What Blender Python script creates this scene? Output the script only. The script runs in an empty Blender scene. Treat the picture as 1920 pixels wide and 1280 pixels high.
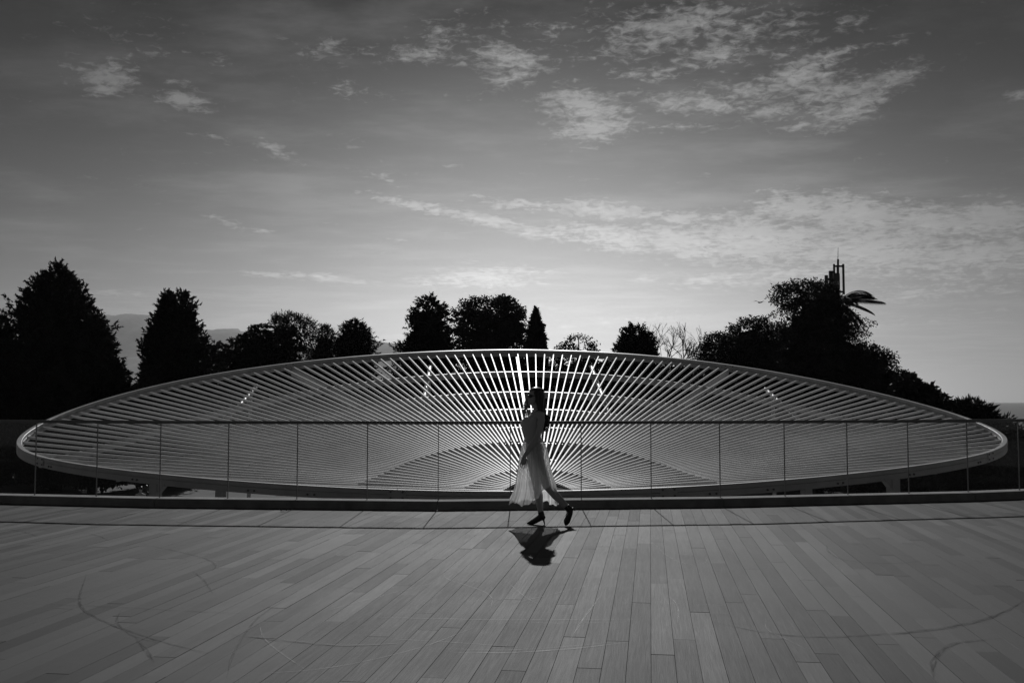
import bpy, math, random
import numpy as np
from mathutils import Vector, Matrix, noise as mnoise

random.seed(7); RNG = np.random.default_rng(11)
SC = bpy.context.scene
COL = SC.collection
R_ = math.radians

# ------------------------------------------------------------------ camera
F_PX, CAM_H = 1867.0, 1.58
PITCH = math.atan(110 / F_PX)
cam_d = bpy.data.cameras.new('camera'); cam = bpy.data.objects.new('camera', cam_d); COL.objects.link(cam)
cam_d.sensor_width = 36.0; cam_d.lens = 36.0 * F_PX / 1920.0
cam_d.clip_start = 0.1; cam_d.clip_end = 80000
cam.location = (0, 0, CAM_H); cam.rotation_euler = (math.pi / 2 + PITCH, 0, 0)
SC.camera = cam

# ------------------------------------------------------------------ sun, sky, exposure
SUN_EL, SUN_AZ = R_(29.6), R_(0.7)          # azimuth measured from +Y towards +X
sun_d = bpy.data.lights.new('sun', 'SUN'); sun_d.energy = 5.0; sun_d.angle = R_(0.53); sun_d.color = (1, 1, 1)
sun = bpy.data.objects.new('sun', sun_d); COL.objects.link(sun)
sdir = Vector((math.sin(SUN_AZ) * math.cos(SUN_EL), math.cos(SUN_AZ) * math.cos(SUN_EL), math.sin(SUN_EL)))
sun.rotation_euler = sdir.to_track_quat('Z', 'Y').to_euler(); sun.location = (0, 0, 60)
SC.view_settings.view_transform = 'Standard'; SC.view_settings.look = 'None'
SC.view_settings.gamma = 1; SC.view_settings.exposure = -1.0; SC.view_settings.use_curve_mapping = False
SC.cycles.max_bounces = 6; SC.cycles.transparent_max_bounces = 24
SC.cycles.volume_bounces = 0; SC.cycles.sample_clamp_indirect = 4

class NT:
    def __init__(s, nt): s.nt = nt; nt.nodes.clear()
    def n(s, t, **kw):
        o = s.nt.nodes.new(t)
        for k, v in kw.items(): setattr(o, k, v)
        return o
    def l(s, a, b): s.nt.links.new(a, b)
    def put(s, sock, v):
        if isinstance(v, bpy.types.NodeSocket): s.l(v, sock)
        else: sock.default_value = v
    def m(s, op, a, b=0.0, c=0.0, clamp=False):
        o = s.n('ShaderNodeMath', operation=op, use_clamp=clamp)
        s.put(o.inputs[0], a); s.put(o.inputs[1], b)
        if op in ('MULTIPLY_ADD', 'SMOOTH_MIN'): s.put(o.inputs[2], c)
        return o.outputs[0]
    def rng(s, v, a, b, c=0.0, d=1.0, smooth=True):
        o = s.n('ShaderNodeMapRange'); o.interpolation_type = 'SMOOTHSTEP' if smooth else 'LINEAR'
        s.put(o.inputs[0], v); s.put(o.inputs[1], a); s.put(o.inputs[2], b); s.put(o.inputs[3], c); s.put(o.inputs[4], d)
        return o.outputs[0]
    def noise(s, vec, scale, detail=2.0, rough=0.5, dim='3D', dist=0.0):
        o = s.n('ShaderNodeTexNoise', noise_dimensions=dim)
        if vec is not None: s.l(vec, o.inputs['Vector'])
        o.inputs['Scale'].default_value = scale; o.inputs['Detail'].default_value = detail
        o.inputs['Roughness'].default_value = rough; o.inputs['Distortion'].default_value = dist
        return o.outputs['Fac']
    def xyz(s, x, y, z=0.0):
        o = s.n('ShaderNodeCombineXYZ'); s.put(o.inputs[0], x); s.put(o.inputs[1], y); s.put(o.inputs[2], z); return o.outputs[0]
    def mixf(s, f, a, b):
        o = s.n('ShaderNodeMix', data_type='FLOAT'); s.put(o.inputs[0], f); s.put(o.inputs[2], a); s.put(o.inputs[3], b); return o.outputs[0]
    def grey(s, v):
        o = s.n('ShaderNodeCombineColor'); [s.l(v, o.inputs[i]) for i in range(3)]; return o.outputs[0]

def ray(x, y):
    c, s = math.cos(PITCH), math.sin(PITCH); a = (x - 960.0, F_PX, -(y - 640.0))
    return Vector((a[0], c * a[1] - s * a[2], s * a[1] + c * a[2]))
def at_z(x, y, z):
    d = ray(x, y); return Vector((0, 0, CAM_H)) + d * ((z - CAM_H) / d.z)
def at_y(x, y, Y):
    d = ray(x, y); return Vector((0, 0, CAM_H)) + d * (Y / d.y)
def azel(x, y):
    d = ray(x, y).normalized(); return math.degrees(math.atan2(d.x, d.y)), math.degrees(math.asin(d.z))

# the sky: a Nishita sky seen through black and white film with a red filter, and altocumulus
world = bpy.data.worlds.new('World'); SC.world = world; world.use_nodes = True; world.cycles.sampling_method = 'MANUAL'; world.cycles.sample_map_resolution = 256
w = NT(world.node_tree)
sky = w.n('ShaderNodeTexSky', sky_type='NISHITA'); sky.sun_disc = False
sky.sun_elevation = SUN_EL; sky.sun_rotation = SUN_AZ
sky.air_density = 1.0; sky.dust_density = 0.6; sky.ozone_density = 1.0; sky.altitude = 30
sp = w.n('ShaderNodeSeparateColor'); w.l(sky.outputs[0], sp.inputs[0])
tc = w.n('ShaderNodeTexCoord'); sx = w.n('ShaderNodeSeparateXYZ'); w.l(tc.outputs['Generated'], sx.inputs[0])
X, Y, Z = sx.outputs
film = w.m('ADD', w.m('MULTIPLY', sp.outputs[0], 0.75), w.m('MULTIPLY', sp.outputs[1], 0.25))
# film response to the deepening blue: darker with height above the horizon
el = w.m('MULTIPLY', w.m('ARCSINE', Z), 180 / math.pi)
az = w.m('MULTIPLY', w.m('ARCTAN2', X, Y), 180 / math.pi)
SKY_LO, SKY_HI = 2.05, 0.02
fall = w.m('ADD', w.m('MULTIPLY', w.m('POWER', w.m('SUBTRACT', 1.0, w.m('DIVIDE', w.m('MAXIMUM', el, 0.0), 24.0), clamp=True), 1.85), SKY_LO), SKY_HI)
away = w.m('ADD', w.m('MULTIPLY', w.m('EXPONENT', w.m('MULTIPLY', w.m('MULTIPLY', w.m('SUBTRACT', az, 1.5), w.m('SUBTRACT', az, 1.5)), -1 / 380.0)), .80), .24)
film = w.m('MULTIPLY', film, w.m('MULTIPLY', fall, away))
# cloud deck projected on a flat layer, patches of cover by direction
zz = w.m('ADD', w.m('MAXIMUM', Z, 0.0), 0.03)
cu, cv = w.m('DIVIDE', X, zz), w.m('DIVIDE', Y, zz)
cvec = w.xyz(cu, cv, 0.3)
n_rip = w.noise(cvec, 15.0, 6, 0.62, dist=0.6)
n_rip = w.m('MULTIPLY_ADD', n_rip, .5, w.m('MULTIPLY', w.noise(w.xyz(az, w.m('MULTIPLY', el, 2.3), 4.0), 1.5, 5, .6, dist=.8), .5))
n_med = w.noise(cvec, 4.2, 4, 0.55, dist=0.4)
CL = [  # px x, px y, half width, half height, tilt, amount
 (1180,70,150,50,0,.55),(1420,60,130,50,-6,.62),(1250,240,80,14,0,.6),(1020,60,120,40,4,.5),(1400,170,90,20,0,.75),(1560,180,110,26,-10,.85),(600,90,140,30,4,.36),(300,110,140,30,6,.4),(205,140,60,32,8,.85),(200,168,45,14,-4,.85),(335,187,55,14,4,.95),(310,150,60,12,12,.55),(125,150,30,12,0,.5),
 (400,254,42,9,6,.62),(520,282,55,12,26,.6),(720,335,60,10,16,.5),
 (790,100,70,18,-4,.75),(950,108,105,28,4,.8),(870,75,160,40,0,.42),(650,170,80,14,6,.5),(960,150,60,14,0,.75),
 (1105,205,90,32,14,.95),(1120,238,85,26,-6,.95),(1060,180,60,18,10,.6),
 (1290,190,110,22,8,.8),(1330,195,55,18,4,.95),(1350,105,90,30,0,.72),(1300,45,150,42,-4,.68),(1230,140,80,18,0,.7),(1430,210,70,18,6,.7),
 (1500,148,80,32,-6,1.0),(1560,105,80,16,-8,.8),(1480,96,45,10,-10,.75),(1590,205,75,26,-16,1.0),(1500,235,40,8,-10,.8),(1660,150,65,20,-14,.75),(1690,75,30,10,0,.6),(1590,50,60,18,-6,.5),(1910,178,30,10,0,.6),
 (800,388,110,12,10,.9),(900,410,110,12,10,.9),(1000,385,120,14,4,.8),(1030,440,75,12,4,.95),(1150,445,110,26,10,1.0),(1130,395,120,20,6,.95),
 (1290,455,120,32,10,1.05),(1270,410,120,18,6,.85),(1420,450,150,44,4,1.1),(1500,390,90,30,4,1.1),(1480,362,55,9,6,.8),(1600,400,110,40,8,1.1),(1640,470,170,50,6,1.05),
 (1750,415,150,32,6,1.05),(1860,410,120,34,0,1.05),(1830,480,160,44,0,.95),(1500,510,210,24,-4,.75),(1330,522,75,12,-4,.75),(1750,545,190,22,-4,.62),
 (500,514,62,6,3,.8),(590,518,80,8,3,.85),(650,528,60,6,2,.75),(910,520,105,22,-2,.92),(795,530,40,14,10,.7),(1210,522,36,10,0,.7),(1000,510,90,8,0,.6),
 (420,413,40,8,18,.6),(490,433,24,5,6,.6),(750,450,34,5,0,.7),(210,548,46,7,6,.6),(420,553,36,4,0,.5),(255,552,30,6,10,.5),(1150,600,260,14,-2,.42),(1650,610,200,14,-4,.38),(1000,575,220,8,0,.4)]
mask = None
dirv = w.xyz(az, el, 0.0)
for (px, py, hw, hh, t, amt) in CL:
    a0, e0 = azel(px, py); k = 180 / math.pi / F_PX * 1.75
    mp = w.n('ShaderNodeMapping', vector_type='TEXTURE'); w.l(dirv, mp.inputs[0])
    mp.inputs[1].default_value = (a0, e0, 0); mp.inputs[2].default_value = (0, 0, R_(-t)); mp.inputs[3].default_value = (hw * k, hh * k, 1)
    gr = w.n('ShaderNodeTexGradient', gradient_type='SPHERICAL'); w.l(mp.outputs[0], gr.inputs[0])
    mask = w.m('MULTIPLY', gr.outputs['Fac'], amt * 1.15) if mask is None else w.m('MAXIMUM', mask, w.m('MULTIPLY', gr.outputs['Fac'], amt * 1.15))
wisp = w.rng(w.noise(w.xyz(w.m('MULTIPLY', cu, .7), cv, .7), 2.0, 6, .62), .42, .75)
cover = w.m('ADD', w.m('MULTIPLY', mask, .88), w.m('ADD', w.m('MULTIPLY', w.m('SUBTRACT', n_rip, .5), 2.7), w.m('MULTIPLY', w.m('SUBTRACT', n_med, .5), 1.1)))
dens = w.rng(cover, .22, 1.08)
dens = w.m('MAXIMUM', dens, w.m('MULTIPLY', wisp, 0.34))
CLOUD_L = 0.56
shade = w.rng(n_med, .3, .7, 1.1, 0.78)
cl = w.m('MULTIPLY', w.m('MULTIPLY', shade, CLOUD_L), w.rng(w.m('ABSOLUTE', w.m('SUBTRACT', az, 2.0)), 4.0, 34.0, 1.0, .45))
WS = 0.1
cl = w.m('ADD', w.m('DIVIDE', cl, WS), w.m('MULTIPLY', film, 1.12))
dens = w.m('MULTIPLY', dens, w.rng(Z, 0.0, 0.05))
rad = w.mixf(w.m('MULTIPLY', dens, 0.9), film, cl)
bg = w.n('ShaderNodeBackground'); w.l(w.grey(rad), bg.inputs[0]); bg.inputs[1].default_value = WS
wo = w.n('ShaderNodeOutputWorld'); w.l(bg.outputs[0], wo.inputs[0])

# ------------------------------------------------------------------ materials
def mat(name, v, rough=.6, spec=.5, metal=0.0, vary=0.0, vscale=3.0, bump=0.0, bscale=40.0, coat=0.0):
    mt = bpy.data.materials.new(name); mt.use_nodes = True; t = NT(mt.node_tree)
    b = t.n('ShaderNodeBsdfPrincipled'); o = t.n('ShaderNodeOutputMaterial'); t.l(b.outputs[0], o.inputs[0])
    b.inputs['Roughness'].default_value = rough; b.inputs['Specular IOR Level'].default_value = spec
    b.inputs['Metallic'].default_value = metal; b.inputs['Coat Weight'].default_value = coat
    g = t.n('ShaderNodeNewGeometry')
    if vary:
        nz = t.noise(g.outputs['Position'], vscale, 5, .6)
        t.l(t.grey(t.rng(nz, .25, .75, v * (1 - vary), v * (1 + vary), False)), b.inputs['Base Color'])
    else: b.inputs['Base Color'].default_value = (v, v, v, 1)
    if bump:
        bp = t.n('ShaderNodeBump'); bp.inputs['Strength'].default_value = bump; bp.inputs['Distance'].default_value = .02
        t.l(t.noise(g.outputs['Position'], bscale, 4, .6), bp.inputs['Height']); t.l(bp.outputs[0], b.inputs['Normal'])
    return mt

def wood_mat():
    mt = bpy.data.materials.new('deck_wood'); mt.use_nodes = True; t = NT(mt.node_tree)
    b = t.n('ShaderNodeBsdfPrincipled'); o = t.n('ShaderNodeOutputMaterial'); t.l(b.outputs[0], o.inputs[0])
    uv = t.n('ShaderNodeUVMap', uv_map='uv'); su = t.n('ShaderNodeSeparateXYZ'); t.l(uv.outputs[0], su.inputs[0])
    at = t.n('ShaderNodeAttribute', attribute_name='tone')
    gv = t.xyz(t.m('MULTIPLY', su.outputs[0], 1.6), t.m('MULTIPLY', su.outputs[1], 46.0), 0)
    g1 = t.noise(gv, 1.0, 6, .65, dist=1.6)
    g2 = t.noise(t.xyz(t.m('MULTIPLY', su.outputs[0], 7.0), t.m('MULTIPLY', su.outputs[1], 240.0), 0), 1.0, 3, .6)
    blot = t.noise(t.xyz(su.outputs[0], t.m('MULTIPLY', su.outputs[1], 2.5), 0), 1.1, 4, .6)
    geo = t.n('ShaderNodeNewGeometry'); dirt = t.noise(geo.outputs['Position'], .55, 5, .62)
    v = t.m('ADD', t.m('MULTIPLY', t.m('SUBTRACT', g1, .5), .55), t.m('MULTIPLY', t.m('SUBTRACT', g2, .5), .5))
    v = t.m('ADD', v, t.m('MULTIPLY', t.m('SUBTRACT', blot, .5), .25))
    v = t.m('ADD', v, t.m('MULTIPLY', t.m('SUBTRACT', dirt, .5), .28))
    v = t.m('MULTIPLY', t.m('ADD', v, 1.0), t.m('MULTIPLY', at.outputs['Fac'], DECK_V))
    t.l(t.grey(v), b.inputs['Base Color'])
    t.l(t.rng(t.m('ADD', g1, t.m('MULTIPLY', dirt, .6)), .5, 1.2, .70, .82, False), b.inputs['Roughness'])
    t.l(t.m('MULTIPLY', t.m('POWER', at.outputs['Fac'], 2.0), .34), b.inputs['Specular IOR Level']); b.inputs['Sheen Weight'].default_value = .0; b.inputs['Sheen Roughness'].default_value = .35
    bp = t.n('ShaderNodeBump'); bp.inputs['Strength'].default_value = .5; bp.inputs['Distance'].default_value = .003
    t.l(t.m('ADD', g1, t.m('MULTIPLY', g2, .6)), bp.inputs['Height']); t.l(bp.outputs[0], b.inputs['Normal'])
    return mt

def mark_mat(name, v, amt):
    mt = bpy.data.materials.new(name); mt.use_nodes = True; t = NT(mt.node_tree)
    b = t.n('ShaderNodeBsdfPrincipled'); b.inputs['Base Color'].default_value = (v, v, v, 1); b.inputs['Roughness'].default_value = .6
    b.inputs['Specular IOR Level'].default_value = .2
    tr = t.n('ShaderNodeBsdfTransparent'); mx = t.n('ShaderNodeMixShader'); o = t.n('ShaderNodeOutputMaterial')
    uv = t.n('ShaderNodeUVMap', uv_map='uv'); su = t.n('ShaderNodeSeparateXYZ'); t.l(uv.outputs[0], su.inputs[0])
    e = t.m('MULTIPLY', t.rng(su.outputs[1], 0, .35), t.rng(su.outputs[1], 1, .65))
    nz = t.rng(t.noise(t.xyz(t.m('MULTIPLY', su.outputs[0], 3.0), t.m('MULTIPLY', su.outputs[1], 3.0), 0), 2.0, 5, .7), .42, .66)
    ends = t.m('MULTIPLY', t.rng(su.outputs[2], 0, .15), t.rng(su.outputs[2], 1, .85))
    t.l(t.m('MULTIPLY', t.m('MULTIPLY', e, nz), amt), mx.inputs[0])
    t.l(tr.outputs[0], mx.inputs[1]); t.l(b.outputs[0], mx.inputs[2]); t.l(mx.outputs[0], o.inputs[0])
    return mt

def glass_mat():
    mt = bpy.data.materials.new('clear_glass'); mt.use_nodes = True; t = NT(mt.node_tree)
    tr = t.n('ShaderNodeBsdfTransparent'); tr.inputs[0].default_value = (.955, .955, .955, 1)
    gl = t.n('ShaderNodeBsdfGlossy'); gl.inputs['Roughness'].default_value = .02; gl.inputs[0].default_value = (.9, .9, .9, 1)
    df = t.n('ShaderNodeBsdfDiffuse'); df.inputs[0].default_value = (.5, .5, .5, 1)
    g = t.n('ShaderNodeNewGeometry'); fr = t.n('ShaderNodeFresnel'); t.l(t.mixf(g.outputs['Backfacing'], 1.45, 1 / 1.45), fr.inputs[0])
    dust = t.rng(t.noise(g.outputs['Position'], 2.2, 5, .65), .45, .8, .004, .03)
    m1 = t.n('ShaderNodeMixShader'); m2 = t.n('ShaderNodeMixShader'); o = t.n('ShaderNodeOutputMaterial')
    t.l(fr.outputs[0], m1.inputs[0]); t.l(tr.outputs[0], m1.inputs[1]); t.l(gl.outputs[0], m1.inputs[2])
    t.l(dust, m2.inputs[0]); t.l(m1.outputs[0], m2.inputs[1]); t.l(df.outputs[0], m2.inputs[2]); t.l(m2.outputs[0], o.inputs[0])
    return mt

def cloth_mat(name, v, trans, see):
    mt = bpy.data.materials.new(name); mt.use_nodes = True; t = NT(mt.node_tree)
    d = t.n('ShaderNodeBsdfDiffuse'); d.inputs[0].default_value = (v, v, v, 1)
    tl = t.n('ShaderNodeBsdfTranslucent'); tl.inputs[0].default_value = (v, v, v, 1)
    tr = t.n('ShaderNodeBsdfTransparent')
    m1 = t.n('ShaderNodeMixShader'); m1.inputs[0].default_value = trans
    m2 = t.n('ShaderNodeMixShader'); o = t.n('ShaderNodeOutputMaterial')
    g = t.n('ShaderNodeNewGeometry'); sepg = t.n('ShaderNodeSeparateXYZ'); t.l(g.outputs['Position'], sepg.inputs[0])
    st = t.noise(t.xyz(t.m('MULTIPLY', sepg.outputs[0], 60.0), t.m('MULTIPLY', sepg.outputs[1], 60.0), t.m('MULTIPLY', sepg.outputs[2], 4.0)), 1.0, 2)
    if see: t.l(t.rng(st, .3, .7, see * .7, see * 1.25, False), m2.inputs[0])
    else: m2.inputs[0].default_value = 0
    t.l(d.outputs[0], m1.inputs[1]); t.l(tl.outputs[0], m1.inputs[2])
    t.l(m1.outputs[0], m2.inputs[1]); t.l(tr.outputs[0], m2.inputs[2]); t.l(m2.outputs[0], o.inputs[0])
    return mt

def leaf_mat(name, v):
    mt = bpy.data.materials.new(name); mt.use_nodes = True; t = NT(mt.node_tree)
    b = t.n('ShaderNodeBsdfPrincipled'); o = t.n('ShaderNodeOutputMaterial')
    b.inputs['Roughness'].default_value = .7; b.inputs['Specular IOR Level'].default_value = .12
    g = t.n('ShaderNodeNewGeometry'); nz = t.noise(g.outputs['Position'], 1.3, 3)
    t.l(t.grey(t.rng(nz, .3, .7, v * .6, v * 1.5, False)), b.inputs['Base Color']); t.l(b.outputs[0], o.inputs[0])
    return mt

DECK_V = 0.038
M = dict(
    wood=wood_mat(), under=mat('dark_gap', .015, .9),
    concrete=mat('terrace_concrete', .22, .85, vary=.25, bump=.3),
    white=mat('white_paint', .70, .5, .2, vary=.10, vscale=1.7, bump=.05, bscale=25),
    fascia=mat('white_paint_fascia', .5, .45, .35, vary=.16, vscale=2.3, bump=.06, bscale=30),
    steel=mat('galvanised_steel', .55, .22, .5, metal=.7, vary=.15),
    plate=mat('grey_plate', .10, .85, .1, vary=.2),
    bolt=mat('bolt_steel', .12, .4, .5, metal=.8),
    rail=mat('dark_rail_metal', .2, .4, .5, vary=.2), kerb=mat('kerb_stone', .28, .85, .12, vary=.3, vscale=4, bump=.15),
    seal=mat('joint_seal', .22, .5), glass=glass_mat(),
    skid=mark_mat('tyre_rubber', .012, .95), scratch=mark_mat('pale_scratch', .6, .62),
    skin=mat('skin', .5, .5, .35, vary=.08, vscale=8), hair=mat('hair', .05, .38, .5, vary=.4, vscale=60),
    hair_light=mat('hair_light', .22, .4, .5, vary=.4, vscale=60),
    bodice=cloth_mat('dress_cotton', .92, .5, 0), tulle=cloth_mat('dress_tulle', .92, .75, .28),
    shoe=mat('black_leather', .025, .35), lens=mat('black_lens', .01, .12), frame=mat('black_frame', .012, .3),
    bark=mat('bark', .05, .9, vary=.4, vscale=6, bump=.5), leaf=leaf_mat('dark_foliage', .032), leaf2=leaf_mat('broad_foliage', .045),
    mast=mat('mast_steel', .07, .5), grass=mat('park_ground', .14, .95, vary=.35, vscale=.35, bump=.4, bscale=5),
    rock=mat('mountain_rock', .24, .95, vary=.3, vscale=.004), cloth_a=mat('pale_shirt', .6, .8), cloth_b=mat('dark_clothes', .05, .8),
    bird=mat('gull_feather', .3, .8))
# sea: dark water with small waves
def sea_mat():
    mt = bpy.data.materials.new('sea_water'); mt.use_nodes = True; t = NT(mt.node_tree)
    b = t.n('ShaderNodeBsdfPrincipled'); o = t.n('ShaderNodeOutputMaterial'); t.l(b.outputs[0], o.inputs[0])
    b.inputs['Base Color'].default_value = (.02, .02, .02, 1); b.inputs['Roughness'].default_value = .28; b.inputs['IOR'].default_value = 1.33
    g = t.n('ShaderNodeNewGeometry'); bp = t.n('ShaderNodeBump'); bp.inputs['Strength'].default_value = .8; bp.inputs['Distance'].default_value = 1.5
    t.l(t.noise(g.outputs['Position'], .06, 6, .6), bp.inputs['Height']); t.l(bp.outputs[0], b.inputs['Normal'])
    return mt
M['sea'] = sea_mat()

# ------------------------------------------------------------------ mesh helpers
class MB:
    def __init__(s): s.v = []; s.f = []
    def add(s, vs, fs):
        k = len(s.v); s.v.extend(tuple(p) for p in vs); s.f.extend(tuple(i + k for i in f) for f in fs); return s
    def box(s, c, size, rot=None):
        c = Vector(c); hx, hy, hz = (q / 2 for q in size); vs = []
        for x in (-hx, hx):
            for y in (-hy, hy):
                for z in (-hz, hz):
                    p = Vector((x, y, z)); vs.append(c + (rot @ p if rot else p))
        return s.add(vs, [(0, 1, 3, 2), (4, 6, 7, 5), (0, 4, 5, 1), (2, 3, 7, 6), (0, 2, 6, 4), (1, 5, 7, 3)])
    def beam(s, a, b, wd, dp, top=True):      # a, b: points on the top centre line; vertical section
        a, b = Vector(a), Vector(b); d = (b - a); n = Vector((d.y, -d.x, 0)).normalized() * (wd / 2); u = Vector((0, 0, dp))
        vs = [a - n - u, a + n - u, a + n, a - n, b - n - u, b + n - u, b + n, b - n]
        return s.add(vs, [(0, 1, 2, 3), (7, 6, 5, 4), (0, 4, 5, 1), (3, 2, 6, 7), (1, 5, 6, 2), (0, 3, 7, 4)])
    def tube(s, pts, rad, n=8, cap=True, squash=None):
        pts = [Vector(p) for p in pts]; rad = rad if hasattr(rad, '__len__') else [rad] * len(pts)
        k = len(s.v); N = len(pts); ref = None
        for i, p in enumerate(pts):
            d = (pts[min(i + 1, N - 1)] - pts[max(i - 1, 0)]).normalized()
            if ref is None:
                ref = d.orthogonal().normalized()
                if abs(d.z) < .9: ref = (Vector((0, 0, 1)) - d * d.z).normalized()
                else: ref = (Vector((0, 1, 0)) - d * d.y).normalized()
            ref = (ref - d * ref.dot(d)).normalized(); bi = d.cross(ref)
            r = rad[i]; ra, rb = (r if isinstance(r, tuple) else (r, r))
            for j in range(n):
                t = 2 * math.pi * j / n; s.v.append(tuple(p + ref * (ra * math.cos(t)) + bi * (rb * math.sin(t))))
        for i in range(N - 1):
            for j in range(n):
                a, b = k + i * n + j, k + i * n + (j + 1) % n; s.f.append((a, b, b + n, a + n))
        if cap:
            s.f.append(tuple(k + j for j in range(n - 1, -1, -1))); s.f.append(tuple(k + (N - 1) * n + j for j in range(n)))
        return s
    def rings(s, rings, cap=True, close=True):
        k = len(s.v); n = len(rings[0])
        for r in rings: s.v.extend(tuple(p) for p in r)
        for i in range(len(rings) - 1):
            for j in range(n if close else n - 1):
                a, b = k + i * n + j, k + i * n + (j + 1) % n; s.f.append((a, b, b + n, a + n))
        if cap:
            s.f.append(tuple(k + j for j in range(n - 1, -1, -1))); s.f.append(tuple(k + (len(rings) - 1) * n + j for j in range(n)))
        return s
    def ball(s, c, r, nu=12, nv=8):
        c = Vector(c); rx, ry, rz = (r if hasattr(r, '__len__') else (r, r, r)); rg = []
        for i in range(nv + 1):
            t = -math.pi / 2 + math.pi * (i + .02) / (nv + .04); cr, sr = math.cos(t), math.sin(t)
            rg.append([c + Vector((rx * cr * math.cos(a), ry * cr * math.sin(a), rz * sr)) for a in [2 * math.pi * j / nu for j in range(nu)]])
        return s.rings(rg)
    def build(s, name, m, parent=None, smooth=False):
        base = parent_base(parent)
        me = bpy.data.meshes.new(name)
        me.from_pydata([(p[0] - base[0], p[1] - base[1], p[2] - base[2]) for p in s.v], [], s.f); me.update()
        if smooth: me.polygons.foreach_set('use_smooth', [True] * len(me.polygons))
        return link(name, me, m, parent)
def parent_base(p):
    b = Vector((0, 0, 0))
    while p is not None: b += Vector(p.location); p = p.parent
    return b
def link(name, me, m, parent=None):
    o = bpy.data.objects.new(name, me); COL.objects.link(o)
    if m is not None: me.materials.append(M[m] if isinstance(m, str) else m)
    o.parent = parent; return o
def np_mesh(name, v, nquad, m, parent, tri=False):
    """v: (N*4,3) quads in a row, world coordinates"""
    base = np.array(parent_base(parent)); k = 3 if tri else 4
    me = bpy.data.meshes.new(name); v = (v - base).astype(np.float32); n = len(v) // k
    me.vertices.add(len(v)); me.vertices.foreach_set('co', v.ravel())
    me.loops.add(len(v)); me.loops.foreach_set('vertex_index', np.arange(len(v), dtype=np.int32))
    me.polygons.add(n); me.polygons.foreach_set('loop_start', np.arange(0, n * k, k, dtype=np.int32))
    me.update(calc_edges=True); me.validate(); return link(name, me, m, parent)
def thing(name, loc, label, cat, group=None):
    o = bpy.data.objects.new(name, None); COL.objects.link(o); o.location = loc; o.empty_display_size = .2
    return tag(o, label, cat, group)
def tag(o, label, cat, group=None):
    o['label'] = label; o['category'] = cat
    if group: o['group'] = group
    return o
def structure(o): o['kind'] = 'structure'; return o

# ------------------------------------------------------------------ terrace edge and deck
GROUND = -4.0
KV = [Vector((-1.074, 14.442, 0))]
def walk(p, ang, L, s): return p + Vector((math.cos(R_(ang)), math.sin(R_(ang)), 0)) * (L * s)
SEG = 4.24
p = KV[0]
right = []; 
for a in (5.9, 12.3, 19.5, 28): p = walk(p, a, SEG, 1); right.append(p)
p = KV[0]; left = []
for a in (-5.6, -11.5, -19, -27): p = walk(p, a, SEG, -1); left.append(p)
KV = left[::-1] + KV + right            # front foot of the kerb, left to right
def kerb_y(x):
    for a, b in zip(KV, KV[1:]):
        if a.x <= x <= b.x: return a.y + (b.y - a.y) * (x - a.x) / (b.x - a.x)
    return KV[0].y if x < KV[0].x else KV[-1].y
KD = 0.32                                # kerb depth
def offs(k, d):                          # vertex k of the kerb line pushed back by d
    ns = []
    for i in (k - 1, k):
        if 0 <= i < len(KV) - 1:
            e = (KV[i + 1] - KV[i]).normalized(); ns.append(Vector((-e.y, e.x, 0)))
    n = sum(ns, Vector()).normalized(); return KV[k] + n * (d / n.dot(ns[0]))
edge = [offs(k, KD + .03) for k in range(len(KV))]
poly = [Vector((KV[0].x, -8, 0))] + [Vector((e.x, e.y, 0)) for e in edge] + [Vector((KV[-1].x, -8, 0))]
mb = MB(); n = len(poly)
mb.add([(q.x, q.y, -.035) for q in poly] + [(q.x, q.y, GROUND - .3) for q in poly],
       [tuple(range(n))[::-1], tuple(range(n, 2 * n))] + [(i, (i + 1) % n, n + (i + 1) % n, n + i) for i in range(n)])
deck = structure(mb.build('deck', 'under'))

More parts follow.
